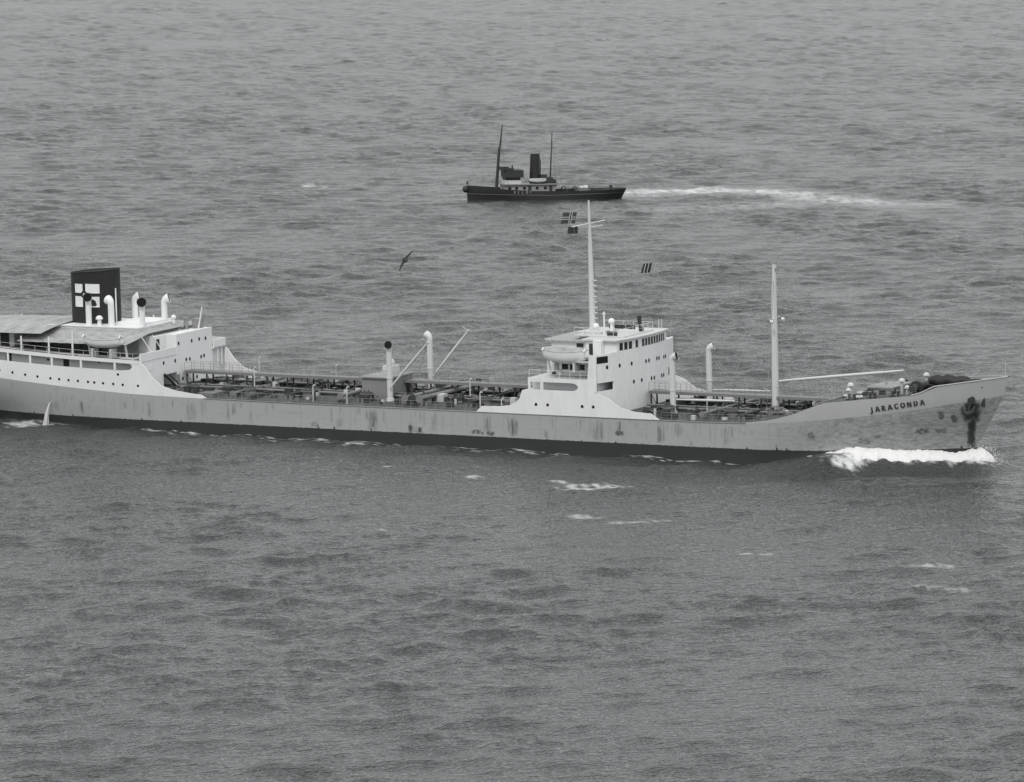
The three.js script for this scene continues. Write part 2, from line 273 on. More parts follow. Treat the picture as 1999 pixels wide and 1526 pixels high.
// crossover lines from side to side
for (const [x, y, r, m] of [[-30.5, 5.8, .22, M.pipe], [-22, 5.9, .24, M.pipeDark], [-14, 6.1, .26, M.pipe], [-4.3, 6.2, .3, M.pipe], [-3.2, 6.2, .3, M.pipeDark], [-2.1, 6.2, .3, M.pipe], [5, 5.9, .22, M.pipeDark], [31, 5.9, .24, M.pipeDark], [39, 5.9, .22, M.pipe], [44.4, 5.9, .2, M.pipeDark]]) {
  mesh('crossover_pipe', [tube(V(x, y, -8.8), V(x, y, 8.8), r, r, 8), ...[-8.8, 8.8].map((z) => tube(V(x, y, z), V(x, y, z + Math.sign(z) * .12), r * 1.8, r * 1.8, 10)), ...[-7, -4.6, 4.6, 7].map((z) => box(x - .2, x + .2, 5.1, y, z - .1, z + .1))], m, tanker);
}
// raised transverse trunk of pale plating in front of the poop
mesh('cofferdam_trunk', [box(-35.6, -33.2, 5.1, 5.75, -9, 9.4)], M.deckLight, tanker);
mesh('hose_gutter', [box(-27.9, -27.1, 5.1, 5.6, -9, 9), box(-27.7, -27.3, 5.6, 5.75, -9, 9)], M.pipeDark, tanker);
mesh('hose_gutter', [box(8.4, 9.2, 5.1, 5.6, -9, 7)], M.pipeDark, tanker);
// tank hatches, two rows and the middle
for (let i = 0; i < 10; i++) for (const z of [-6.6, 6.3]) {
  const x = -39 + i * 8.9 + (z > 0 ? .8 : 0); if (x > 12 && x < 30) continue; if (x > 51) continue;
  const h = mesh('tank_hatch', [tube(V(x, 5.0, z), V(x, 6.15, z), .75, .75, 16), tube(V(x, 6.15, z), V(x, 6.28, z), .92, .92, 16)], i % 3 ? M.pipe : M.deckLight, tanker);
  mesh('hatch_lid', [tube(V(x, 6.28, z), V(x, 6.42, z), .85, .7, 16), tube(V(x - .3, 6.4, z), V(x - .3, 6.75, z), .05, .05, 5), tube(V(x + .3, 6.4, z), V(x + .3, 6.75, z), .05, .05, 5)], M.pipeDark, h);
}
{ // valve stands with hand wheels: too small and too many to pick apart
  const gs = [];
  for (let i = 0; i < 190; i++) {
    let x = rr(-41, 54), z = rr(-8.6, 8.9); if (x > 11 && x < 30) continue; const h = rr(.6, 1.25);
    gs.push(tube(V(x, 5.1, z), V(x, 5.2 + h, z), .07, .06, 5), new THREE.TorusGeometry(.26, .05, 5, 10).rotateX(Math.PI / 2).translate(x, 5.2 + h, z));
    if (i % 3 === 0) gs.push(box(x - .3, x + .3, 5.1, 5.1 + h * .7, z - .25, z + .25));
  }
  stuff(mesh('valve_stands', gs, M.pipe, tanker));
  const lt = [];
  for (let i = 0; i < 70; i++) { let x = rr(-41, 53), z = rr(-8.6, 8.9); if (x > 11 && x < 30) continue; const w = rr(.1, .42), h = rr(.3, 1.3); lt.push(box(x - w, x + w, 5.1, 5.15 + h, z - w * .8, z + w * .8)); }
  stuff(mesh('deck_lockers', lt, M.whiteGrey, tanker));
  const dk2 = [];
  for (let i = 0; i < 210; i++) { let x = rr(-42, 54), z = rr(-8.6, 8.6); if (x > 11 && x < 30) continue; const w = rr(.25, .8), h = rr(.3, 1.2); dk2.push(i % 2 ? tube(V(x, 5.1, z), V(x, 5.15 + h, z), w * .7, w * .6, 9) : box(x - w, x + w, 5.1, 5.15 + h, z - w * .6, z + w * .6)); }
  stuff(mesh('deck_fittings', dk2, M.pipeDark, tanker));
}
// slim vapour vent posts
for (const [x, z, h] of [[-31, 2.5, 3.2], [-24, -7, 2.6], [-18.4, 8.4, 2.0], [-12.9, 9.0, 2.1], [2.3, 3.2, 3.0], [7.2, 9.3, 2.2], [10.4, 9.4, 1.5], [37.5, 4.4, 2.0], [41.5, -6, 2.4], [-37, -8.6, 3]]) mesh('vapour_vent', [tube(V(x, 5.1, z), V(x, 5.1 + h, z), .085, .075, 6), sweep([V(x, 5.1 + h, z), V(x + .1, 5.3 + h, z), V(x + .35, 5.32 + h, z)], [.08, .1, .12], 6)], M.mast, tanker);
// bollards along the main deck edge
for (const s of [1, -1]) for (const x of [-30, -21.5, -10.6, -1, 5.6, 36.6, 45]) { const z = s * (hb(x, 5) - .9); mesh('bollard', [tube(V(x - .35, 5.1, z), V(x - .35, 5.9, z), .17), tube(V(x + .35, 5.1, z), V(x + .35, 5.9, z), .17), box(x - .7, x + .7, 5.0, 5.2, z - .28, z + .28)], M.pipe, tanker); }
// pump room entrance between the after king posts
{
  const ph = mesh('pump_room_house', [box(-13.4, -9.3, 5.1, 8.0, -1.9, 4.2)], M.mid, tanker); ph.material = paint(0.24, .6);
  mesh('roof', box(-13.7, -9.0, 8.0, 8.16, -2.2, 4.5), M.mid, ph);
  mesh('door', box(-9.3, -9.26, 5.5, 7.4, -1.2, -.3), M.dark, ph);
  mesh('skylight', [box(-12.6, -11, 8.16, 9.1, -1.6, .2), new THREE.SphereGeometry(.5, 10, 8).scale(1, 1.2, 1).translate(-11.8, 9.4, -.8)], M.whiteGrey, ph);
  mesh('winch', [tube(V(-4.6, 6, 4.1), V(-4.6, 6, 7.0), .45, .45, 12), tube(V(-4.6, 6, 4.1), V(-4.6, 6, 4.35), .75, .75, 12), tube(V(-4.6, 6, 6.8), V(-4.6, 6, 7), .75, .75, 12), box(-5.5, -3.7, 5.1, 5.8, 4.4, 6.8)], M.dark, tanker);
  mesh('winch', [tube(V(-4.6, 6, -4.1), V(-4.6, 6, -7.0), .45, .45, 12), tube(V(-4.6, 6, -4.1), V(-4.6, 6, -4.35), .75, .75, 12), tube(V(-4.6, 6, -6.8), V(-4.6, 6, -7), .75, .75, 12), box(-5.5, -3.7, 5.1, 5.8, -6.8, -4.4)], M.dark, tanker);
  mesh('hose_locker', box(-2.0, -1.0, 5.1, 6.3, 3.4, 4.6), M.whiteGrey, tanker);
}
// ------------------------------------------------------------------ cowl ventilators and king posts
function cowl(name, x, y0, y1, z, r, ang, mat = M.white, parent = tanker, mouth = 1.75) { // ang: heading of the mouth in the deck plane, 0 = forward, +90 = starboard
  const d = V(Math.cos(ang), 0, Math.sin(ang)), R = r * 1.5, c = V(x, y1 - R * 1.5, z);
  const pts = [V(x, y0, z), V(x, c.y - .2, z)], rad = [r, r];
  for (let i = 0; i <= 6; i++) { const a = i / 6 * 1.35; pts.push(V(x, c.y + Math.sin(a) * R, z).addScaledVector(d, (1 - Math.cos(a)) * R)); rad.push(r * (1 + (mouth - 1) * Math.pow(i / 6, 1.5))); }
  const e = pts[pts.length - 1], t = e.clone().sub(pts[pts.length - 2]).normalize();
  pts.push(e.clone().addScaledVector(t, r * .5)); rad.push(r * mouth * 1.02);
  const m = mesh(name, sweep(pts, rad, 14), mat, parent);
  const g = new THREE.CircleGeometry(r * mouth * .93, 16); g.applyQuaternion(new THREE.Quaternion().setFromUnitVectors(V(0, 0, 1), t)); const q = pts[pts.length - 1].clone().addScaledVector(t, -.04); g.translate(q.x, q.y, q.z);
  mesh('cowl_mouth_shade', g, M.void, m); return m;  // black disc painted as the shade inside the open cowl
}
const CAMA = Math.atan2(0.87, 0.49);
const D2 = (deg) => deg * Math.PI / 180;
const kps = [[-8.5, 5.35, CAMA + .15, 12.95], [-8.5, -5.35, Math.PI + .4, 12.95], [33.0, 5.1, -.15, 12.9], [33.0, -5.1, -.42, 12.9]];
for (const [x, z, a, h] of kps) {
  const k = cowl('king_post_ventilator', x, 5.1, h, z, .38, a, M.mast, tanker, 1.35);
  mesh('foot', tube(V(x, 5.1, z), V(x, 5.6, z), .6, .5, 12), M.mast, k); mesh('collar', tube(V(x, 8.2, z), V(x, 8.35, z), .45, .45, 12), M.mast, k);
}
function boom(p, q, r = .13) {
  const n = 6, pts = Array.from({ length: n + 1 }, (_, i) => p.clone().lerp(q, i / n)), b = mesh('derrick_boom', sweep(pts, pts.map((_, i) => r * (.7 + .6 * Math.sin(Math.PI * (i + .3) / (n + .6)))), 8), M.mast, tanker);
  mesh('tackle', [tube(q, q.clone().add(V(-.9, .5, 0)), .05, .03, 5), new THREE.SphereGeometry(.16, 8, 6).translate(q.x, q.y, q.z)], M.whiteGrey, b); return b;
}
boom(V(-8.2, 7.0, 5.9), V(-2.3, 13.2, 5.9)); boom(V(-8.0, 7.3, -5.2), V(-2.9, 13.4, -5.9));
boom(V(33.5, 7.1, 5.1), V(41.6, 7.2, 5.0), .12); boom(V(33.5, 7.1, -5.1), V(41.6, 7.2, -5.0), .12);
for (const [a, b] of [[V(-8.5, 12.4, 5.3), V(-13.5, 5.2, 9.8)], [V(-8.5, 12.4, -5.3), V(-13.5, 5.2, -9.8)], [V(-8.5, 12.5, 5.3), V(-8.5, 12.5, -5.3)], [V(33, 12.4, 5.1), V(33, 12.4, -5.1)]]) mesh('guy_wire', tube(a, b, .025), M.mid, tanker);
// foremast with its long jib boom lowered forward
{
  const fm = mesh('foremast', sweep([V(45, 5.1, 0), V(45.05, 12, 0), V(45.1, 19, 0), V(45.2, 24.2, 0)], [.46, .42, .36, .24], 14), M.mast, tanker);
  mesh('masthead_lamp', [box(45.3, 45.8, 23.4, 23.7, -.2, .2)], M.mid, fm); mesh('sheave', tube(V(45.2, 24.2, 0), V(45.6, 24.5, 0), .08), M.mid, fm);
  for (const s of [1, -1]) mesh('floodlight', [tube(V(45.1, 17.3, 0), V(45.1, 17.35, s * 1.6), .04), tube(V(45.3, 17.1, s * 1.6), V(45.7, 17.0, s * 1.6), .16, .24, 8)], M.white, fm);
  mesh('mast_foot', tube(V(45, 5.1, 0), V(45, 6.2, 0), .85, .5, 14), M.mid, fm);
  mesh('ladder', [tube(V(44.5, 5.6, .1), V(44.7, 18, .1), .03, .03, 4), tube(V(44.5, 5.6, -.2), V(44.7, 18, -.2), .03, .03, 4)], M.mid, fm);
  for (const [x, z] of [[41.5, 9.8], [48.5, 9.8], [41.5, -9.8], [48.5, -9.8], [66, 0]]) mesh('shroud', tube(V(45.15, 22.5, 0), V(x, x > 60 ? 9.2 : 5.3, z), .022, .022, 4), M.mid, fm);
  const p = V(45.6, 9.3, 0), q = V(63.1, 11.3, 0), pts = Array.from({ length: 9 }, (_, i) => p.clone().lerp(q, i / 8));
  const jb = mesh('derrick_boom', sweep(pts, pts.map((_, i) => .12 + .07 * Math.sin(Math.PI * i / 8)), 8), M.mast, tanker);
  mesh('crutch', [tube(V(60.6, 8.5, -.5), V(60.6, 11, 0), .06), tube(V(60.6, 8.5, .5), V(60.6, 11, 0), .06)], M.mid, jb);
}

// ------------------------------------------------------------------ bridge superstructure amidships
const frontX = (z) => 26.6 - 1.75 * Math.pow(Math.abs(z) / 10.5, 2.2) - 0.02 * z;      // bowed front
const frontPts = (z0, z1, n, off = 0) => Array.from({ length: n + 1 }, (_, i) => { const z = z0 + (z1 - z0) * i / n; return [frontX(z) + off, z]; });
function frontWall(z0, z1, y0, y1, off = 0, th = .22, n = 16) { return plan([...frontPts(z0, z1, n, off), ...frontPts(z1, z0, n, off - th)], y0, y1); }
{
  // side plating, swept down to the deck at both ends, with the gallery openings
  const prof = [[7.2, 5.08], [8.1, 5.9], [10.8, 5.98], [12.2, 6.2], [13.1, 6.6], [13.7, 7.1], [14.1, 8.2], [15.2, 8.28], [24.4, 8.28], [26.5, 7.6], [28.2, 6.5], [30.2, 6.05], [32.6, 5.9], [34.0, 5.08]];
  for (const s of [1, -1]) {
    const side = mesh('bridge_side', profile(prof, s > 0 ? 10.42 : -10.56, s > 0 ? 10.56 : -10.42), M.white, tanker);
    for (const x of [16.1, 17.8, 22.8, 24.4]) mesh('porthole', tube(V(x, 6.45, s * 10.56), V(x, 6.45, s * 10.60), .2, .2, 10), M.glass, side);
    // plating of the gallery: a screen with an opening rounded at its forward end
    const screen = mesh('gallery_screen', [profile([[15.0, 8.28], [24.9, 8.28], [24.9, 9.85], [15.0, 9.85]], s > 0 ? 10.40 : -10.55, s > 0 ? 10.55 : -10.40, [[[15.35, 8.36], [16.75, 8.36], [16.75, 9.35], [15.35, 9.35]], [[17.2, 8.36], [21.4, 8.36], [22.0, 8.5], [22.3, 8.85], [22.0, 9.2], [21.4, 9.35], [17.2, 9.35]]])], M.white, tanker);
  }
  // house inside the gallery, the decks and the bowed front
  mesh('bridge_deck_house', [box(14.6, 24.1, 5.2, 9.6, -8.6, 8.6)], M.white, tanker);
  mesh('gallery_deck', [plan([[14.1, 10.4], [25, 10.4], ...frontPts(10.2, -10.2, 10, -.3), [25, -10.4], [14.1, -10.4]], 8.05, 8.2)], M.whiteGrey, tanker);
  mesh('boat_deck', [plan([[15, 10.5], ...frontPts(10.5, -10.5, 14, -.24), [15, -10.5]], 9.62, 9.86)], M.whiteGrey, tanker);
  // lower front, from the deck to the boat deck; the starboard corner has an open gallery bay
  const lf = mesh('bridge_front', [frontWall(10.45, -10.45, 5.1, 8.35), frontWall(7.2, -7.2, 8.35, 9.4), frontWall(10.45, -10.45, 9.4, 12.9), frontWall(10.45, 10.1, 8.35, 9.4), frontWall(-10.1, -10.45, 8.35, 9.4), frontWall(10.45, 8.0, 12.9, 13.0), frontWall(8.0, -10.45, 12.9, 13.08)], M.white, tanker);
  const fp = (z, y, w = .2, h = .3) => { const x = frontX(z), a = -Math.atan2(frontX(z - .1) - frontX(z + .1), .2); const g = new THREE.CylinderGeometry(1, 1, .05, 12).rotateZ(Math.PI / 2).scale(1, h, w).rotateY(a).translate(x + .01, y, z); return mesh('porthole', g, M.glass, lf); };
  for (const [z, y] of [[8.4, 11.3], [6.1, 11.28], [3.6, 11.26], [0.1, 11.16], [-.7, 11.16], [-3.0, 11.15], [-3.7, 11.13], [-5.4, 11.06], [-6.1, 11.05], [3.2, 8.88], [1.3, 8.86], [-1.3, 8.78], [-2.1, 8.75], [-4.5, 8.74], [-5.2, 8.73]]) fp(z, y, .2, .27);
  mesh('wing_slot_shade', frontWall(10.42, 8.25, 11.9, 12.75, .03, .05, 4), M.void, lf);  // black sheet on the wall, standing in for shade inside an opening
  mesh('wing_cheek', [1, -1].map((s) => profile([[23.6, 9.86], [24.9, 9.86], [24.9, 12.95], [23.9, 12.95]], s > 0 ? 10.3 : -10.5, s > 0 ? 10.5 : -10.3)), M.white, lf);
  // captain's deck house, bridge deck, wheelhouse
  const cp = mesh('captain_house', [box(15.8, 24.4, 9.86, 11.96, -7.2, 6.8)], M.white, tanker);
  for (const [x, w, h] of [[16.9, .4, 1.7], [18.4, .45, .7], [19.6, .45, .7], [20.8, .45, .7], [22.2, .42, 1.75], [23.5, .4, .7]]) for (const z of [6.8, -7.2]) mesh(h > 1 ? 'door' : 'window', box(x - w, x + w, h > 1 ? 9.9 : 10.6, h > 1 ? 9.9 + h : 10.6 + h, z - .03, z + .03), h > 1 ? M.dark : M.glass, cp);
  const bd = mesh('navigating_bridge_deck', [plan([[17, 8.2], [22.5, 10.4], ...frontPts(10.4, -10.4, 14, -.24), [22.5, -10.4], [17, -8.2]], 11.98, 12.14)], M.whiteGrey, tanker);
  const wh = mesh('wheelhouse', [frontWall(6.6, -6.6, 13.08, 13.25, 0, .2), frontWall(6.6, -6.6, 14.12, 14.4, 0, .2), box(21.5, 25.9, 12.14, 14.4, 6.35, 6.55), box(21.5, 25.9, 12.14, 14.4, -6.55, -6.35), box(21.3, 21.5, 12.14, 14.4, -6.5, 6.5)], M.white, tanker);
  const win = [[5.7, .62], [4.75, .66], [3.8, .66], [2.3, .5]]; for (let i = 0; i < 9; i++) win.push([.72 - i * .78, .56]);
  for (const [z, w] of win) { const a = -Math.atan2(frontX(z - .1) - frontX(z + .1), .2); mesh('window', new THREE.BoxGeometry(.06, .96, w + .04).rotateY(a).translate(frontX(z) - .02, 13.66, z), M.glass, wh); }
  const edges = [6.35, 5.22, 4.27, 3.2, 2.78, 1.75]; const posts = [[6.3, .5], [5.22, .22], [4.27, .22], [3.0, .75], [1.52, .95]]; for (let i = 0; i < 8; i++) posts.push([.33 - i * .78, .18]); posts.push([-6.1, .8]);
  for (const [z, w] of posts) { const a = -Math.atan2(frontX(z - .1) - frontX(z + .1), .2); mesh('window_post', new THREE.BoxGeometry(.14, 1.0, w).rotateY(a).translate(frontX(z) - .05, 13.68, z), M.white, wh); }
  mesh('wheelhouse_roof', [plan([[20.8, 6.9], ...frontPts(7.0, -7.0, 12, .28), [20.8, -6.9]], 14.4, 14.58)], M.whiteGrey, tanker);
  // chart house behind, with its pale roof
  const ch = mesh('chart_house', [box(15.6, 21.3, 12.14, 13.9, -5, 5.2)], M.white, tanker);
  mesh('roof', [plan([[14.2, 4.6], [15, 5.6], [21.2, 5.6], [21.2, -5.5], [15, -5.5], [14.2, -4.6]], 13.9, 14.15)], M.canvas, ch);
  for (const x of [19.8]) mesh('door', box(x - .5, x + .5, 12.3, 13.8, 5.2, 5.24), M.dark, ch);
  mesh('funnel_trunk', box(22.9, 24.1, 12.2, 14.55, 6.56, 7.5), M.white, tanker);
  for (const [x, w] of [[22.2, .35]]) mesh('door', box(x - w, x + w, 12.3, 14, 6.55, 6.6), M.dark, ch);
  // ladder from wing to chart house
  mesh('wing_awning', [profile([[17.8, 12.9], [24.4, 12.55], [24.4, 12.62], [17.8, 12.98]], 7.6, 9.9)], M.canvas, tanker);
  // monkey island: binnacle, dodgers, posts, covered signal lamp
  const mi = mesh('monkey_island', [box(18.4, 25.6, 14.58, 14.72, -4.2, 4.2), box(18.0, 21.4, 14.15, 15.0, -2.6, 2.6)], M.whiteGrey, tanker);
  for (const [x0, x1, z, y] of [[21.3, 21.8, 0, 15.2], [22.1, 23.6, 0, 15.2], [23.8, 25.1, 0, 15.2], [22.9, 24.4, 3.6, 14.74]]) mesh('canvas_dodger', box(x0, x1, y, y + .55, z - .03, z + .03), M.dark, mi);
  railing('rail', [V(18.4, 14.72, 4.1), V(25.5, 14.72, 4.1), V(25.5, 14.72, -4.1), V(18.4, 14.72, -4.1)], 1.0, 1.3, mi, M.white, 2, .025);
  mesh('binnacle', [tube(V(22.2, 14.7, 1), V(22.2, 15.9, 1), .26, .2, 10), new THREE.SphereGeometry(.42, 14, 10).translate(22.2, 16.25, 1)], M.white, tanker);
  mesh('signal_post', [tube(V(22.2, 14.7, 3), V(22.2, 17.7, 3), .14, .1, 8), box(22.05, 22.35, 17.3, 17.6, 2.9, 3.1)], M.white, tanker);
  mesh('signal_lamp', [tube(V(24.7, 14.7, -2), V(24.68, 15.7, -2), .14, .16, 8), tube(V(24.68, 15.7, -2), V(24.64, 16.75, -2), .26, .3, 8), box(24.6, 25.1, 14.7, 15.2, -2.4, -1.9)], M.dark, tanker);
  for (const z of [-4.8, -5.6]) mesh('aerial_post', tube(V(26, 14.58, z), V(26, 16.0, z), .04, .03, 5), M.white, tanker);
  mesh('bridge_vent', [tube(V(19.8, 14.15, .8), V(19.8, 15.4, .8), .22, .22, 8), new THREE.SphereGeometry(.42, 10, 6).translate(19.8, 15.5, .8)], M.white, tanker);
  // main mast with yard
  const mm = mesh('main_mast', sweep([V(18.9, 14.15, 0), V(18.85, 20, 0), V(18.8, 26, 0), V(18.74, 31.7, 0)], [.42, .36, .26, .11], 12), M.mast, tanker);
  mesh('yard', [tube(V(18.7, 28.7, 4.4), V(18.7, 28.7, -4.4), .075, .06, 6)], M.white, mm);
  mesh('gaff', tube(V(18.8, 28.2, -.1), V(20.4, 28.5, -.6), .05, .04, 5), M.white, mm);
  const rg = []; for (let y = 15; y < 21.5; y += .7) rg.push(box(19.1, 19.6, y, y + .1, -.18, .18)); mesh('ladder_rungs', rg, M.mast, mm);
  mesh('halyards', [tube(V(18.7, 28.6, 4.0), V(20.5, 14.7, 5.0), .018, .018, 4), tube(V(18.7, 28.6, -3.9), V(22, 14.7, -4), .018, .018, 4), tube(V(18.8, 25.05, 0), V(45.15, 21.9, 0), .022, .022, 4), tube(V(18.75, 31, 0), V(45.2, 23.6, 0), .016, .016, 4), tube(V(18.8, 27, 0), V(16, 12.1, 8), .022, .022, 4), tube(V(18.8, 27, 0), V(16, 12.1, -8), .022, .022, 4), tube(V(18.75, 30.5, 0), V(-53, 20.6, 0), .016, .016, 4)], M.mid, mm);
  // life boat gear, boat deck rail
  railing('boat_deck_railing', [V(15.1, 9.86, 10.4), V(24, 9.86, 10.4)], 1, 1.5, tanker, M.white, 2, .03);
  railing('boat_deck_railing', [V(15.1, 9.86, -10.4), V(24, 9.86, -10.4)], 1, 1.5, tanker, M.white, 2, .03);
  mesh('raft_container', new THREE.SphereGeometry(.5, 12, 8).scale(1.1, .9, .8).translate(18.6, 10.4, 8.6), M.whiteGrey, tanker);
  // pillars at the after end
  for (const x of [15.1, 17.0]) for (const s of [1, -1]) mesh('gallery_pillar', tube(V(x, 8.2, s * 10.3), V(x, 9.7, s * 10.3), .1, .1, 8), M.white, tanker);
}
function davit(x, y, z, s, h = 2.6) { return mesh('davit', sweep([V(x, y, z - s * 1.1), V(x, y + h * .55, z - s * .7), V(x, y + h * .9, z - s * .2), V(x, y + h, z + s * .5), V(x, y + h * .9, z + s * .9)], [.17, .16, .13, .11, .08], 8), M.white, tanker); }
function lifeboat(len, dep, wid, cover) {
  const g = new THREE.Group();
  const hullG = grid(24, 10, (a, b) => { const u = a * 2 - 1, f = Math.pow(Math.max(0, 1 - u * u), .55), t = (b * 2 - 1) * Math.PI / 2, sh = .16 * u * u * dep; return [u * len / 2, sh + dep * .45 - Math.pow(Math.cos(t), .7) * dep * (.55 + .45 * f), Math.sin(t) * wid / 2 * f, a * 3, b]; });
  const body = mesh('boat_hull', hullG, M.white, g);
  mesh('rubbing_strake', [1, -1].map((s) => sweep(Array.from({ length: 20 }, (_, i) => { const u = i / 9.5 - 1; return V(u * len / 2, dep * .42 + .16 * u * u * dep, s * wid / 2 * Math.pow(Math.max(0, 1 - u * u), .55)); }), Array(20).fill(.05), 5)), M.whiteGrey, body);
  mesh('boat_cover', grid(20, 8, (a, b) => { const u = a * 2 - 1, f = Math.pow(Math.max(0, 1 - u * u), .55), t = b * 2 - 1; return [u * len / 2, dep * .45 + .16 * u * u * dep + cover * f * (1 - Math.abs(t)), t * wid / 2 * f, a * 2, b]; }), M.canvas, g);
  return g;
}
{
  const place = (x, y, z, len, label, dep = 1.5, cover = .7) => {
    const g = lifeboat(len, dep, 2.3, cover), h = onShip('lifeboat', x, y, z); for (const c of [...g.children]) h.add(c);
    tag(h, label, 'lifeboat', 'lifeboats of the tanker');
    for (const dx of [-len * .44, len * .46]) davit(x + dx, y - 2.0 < 10.5 ? y - 2.0 : y - 2, z, Math.sign(z), 3.1);
    for (const e of [-.25, .2]) mesh('boat_cradle', box(x + len * e, x + len * (e + .05), y - 1.9, y - .7, z - .7, z + .7), M.whiteGrey, tanker);
  };
  place(20.0, 12.6, 9.5, 6.7, 'white lifeboat on the near side of the bridge amidships', 1.65, .55);
  place(20.0, 12.6, -9.5, 6.7, 'white lifeboat on the far side of the bridge amidships', 1.65, .55);
  place(-50.0, 11.9, 9.6, 6.4, 'slim white lifeboat on the near side below the funnel', 1.25, .3);
  place(-50.0, 11.9, -9.6, 6.4, 'slim white lifeboat on the far side of the funnel', 1.25, .3);
}

// ------------------------------------------------------------------ poop, after houses, funnel
const poopTop = lut([[-84.5, 10.3], [-75, 9.6], [-64, 9.0], [-55, 8.62], [-45, 8.4]]);
const boatDk = lut([[-84.5, 11.5], [-75, 10.9], [-64, 10.4], [-55, 9.95], [-44, 9.65]]);
{
  const ps = mesh('poop_side', [...shell(-84.4, -45, 90, sheer, poopTop, 4)], M.white, tanker);
  // forward sweep of the side plating down to the main deck
  const sw = [[-45, 5.3], [-45, 9.75], [-44.0, 9.72], [-43.0, 9.0], [-42.0, 7.7], [-40.6, 6.62], [-38.4, 6.05], [-36, 5.78], [-34.4, 5.65], [-33.3, 5.08], [-40, 5.2]];
  for (const s of [1, -1]) mesh('poop_side', profile(sw, s > 0 ? 10.36 : -10.5, s > 0 ? 10.5 : -10.36), M.white, tanker);
  const pz = (x, y) => hb(x, y) + .02;
  for (const s of [1, -1]) for (const [x, y] of [[-62.2, 7.3], [-60.2, 7.13], [-58.1, 6.97], [-56.7, 6.9], [-55.2, 6.84], [-53.7, 6.79], [-52.1, 6.72], [-51.1, 6.68], [-49.7, 6.63], [-48.1, 6.6], [-46.6, 6.54], [-44.2, 6.49], [-47.3, 7.9], [-64.3, 7.5], [-66.5, 7.7]]) mesh('porthole', tube(V(x, y, s * (pz(x, y) - .02)), V(x, y, s * (pz(x, y) + .03)), .17, .17, 9), M.glass, ps);
  mesh('poop_deck', grid(40, 4, (a, b) => { const x = -84 + 40 * a, y = poopTop(x) - 1.05, t = b * 2 - 1; return [x, y, t * (hb(x, y) - .03), x / 9, t]; }), M.deckLight, tanker);
  // house inside the gallery
  const hz = (x) => Math.min(8.6, hb(x, 9) - 1.7);
  const ah = mesh('poop_house', [grid(30, 2, (a, b) => { const x = -78 + 32 * a; return [x, poopTop(x) - 1.1 + b * 2.6, Math.max(.5, hz(x))]; }), grid(30, 2, (a, b) => { const x = -78 + 32 * a; return [x, poopTop(x) - 1.1 + b * 2.6, -Math.max(.5, hz(x))]; }), grid(1, 1, (a, b) => [-46, 7.35 + 2.6 * b, 8.6 - 17.2 * a])], M.white, tanker);
  for (const s of [1, -1]) for (const x of [-56.7, -66]) mesh('door', box(x - .45, x + .45, poopTop(x) - .9, poopTop(x) + 1.0, s * hz(x) - .04, s * hz(x) + .04), M.dark, ah);
  for (const s of [1, -1]) for (const x of [-51.5, -48.8, -46.4, -59.6]) mesh('porthole', tube(V(x, 9.2, s * hz(x)), V(x, 9.2, s * (hz(x) + .05)), .16, .16, 9), M.glass, ah);
  // boat deck with a white edge band and pillars
  mesh('boat_deck_aft', grid(40, 6, (a, b) => { const x = -81 + 37.4 * a, t = b * 2 - 1; return [x, boatDk(x), t * (hb(x, 9) - .05), x / 9, t]; }), M.deckLight, tanker);
  for (const s of [1, -1]) mesh('boat_deck_edge', grid(60, 1, (a, b) => { const x = -82 + 38 * a; return [x, boatDk(x) - .3 + b * .5, s * (hb(x, 9) + .03)]; }), M.white, tanker);
  for (const s of [1, -1]) for (const x of [-73, -69, -65, -61.3, -57.8, -53.15, -47.8]) mesh('gallery_pillar', box(x - .16, x + .16, poopTop(x) - .1, boatDk(x) - .2, s * (hb(x, 9) - .05) - .05, s * (hb(x, 9) - .05) + .05), M.white, tanker);
  for (const s of [1, -1]) mesh('gallery_screen', profile([[-47.0, 8.42], [-45.6, 8.4], [-44, 8.4], [-44, 9.7], [-47, 9.7], [-45.7, 9.45], [-45.15, 9.2], [-45.1, 8.85], [-45.5, 8.55]], s > 0 ? 10.36 : -10.48, s > 0 ? 10.48 : -10.36), M.white, tanker);
  railing('boat_deck_railing_aft', Array.from({ length: 10 }, (_, i) => { const x = -80 + 35 * i / 9; return V(x, boatDk(x), hb(x, 9) - .15); }), 1, 1.6, tanker, M.whiteGrey, 2, .03);
  railing('boat_deck_railing_aft', Array.from({ length: 10 }, (_, i) => { const x = -80 + 35 * i / 9; return V(x, boatDk(x), -hb(x, 9) + .15); }), 1, 1.6, tanker, M.whiteGrey, 2, .03);
  // forward face: lower house, boat deck bulwark, upper house
  const fx = -43.6;
  const fw = mesh('poop_front', [box(fx - .25, fx, 5.05, 12.35, -7.4, 1.6), box(fx - .3, fx - .05, 7.3, 10.7, 1.6, 10.45), box(fx - .3, fx - .05, 5.1, 7.3, 5.0, 10.3), box(fx - 2.6, fx - 2.4, 5.1, 7.4, 1.4, 5.2), box(fx - 2.4, fx - .25, 5.1, 7.3, 1.4, 1.6), box(fx - 2.4, fx - .3, 7.3, 7.5, 1.6, 5.2)], M.white, tanker);
  for (const [z, y] of [[1.1, 11.07], [-2.2, 11.07], [-4.1, 11.09], [-5.7, 11.0], [4.9, 8.88], [2, 8.85], [-.7, 8.72], [-1.6, 8.68], [-4.45, 8.64], [-5.2, 8.72], [.3, 6.26], [-3.25, 6.1]]) mesh('porthole', new THREE.CylinderGeometry(1, 1, .06, 12).rotateZ(Math.PI / 2).scale(1, .26, .2).translate(fx + (z > 1.6 ? -.05 : 0), y, z), M.glass, fw);
  mesh('gallery_opening', box(fx - .09, fx - .02, 8.3, 8.9, 7.4, 9.0), M.white, fw);
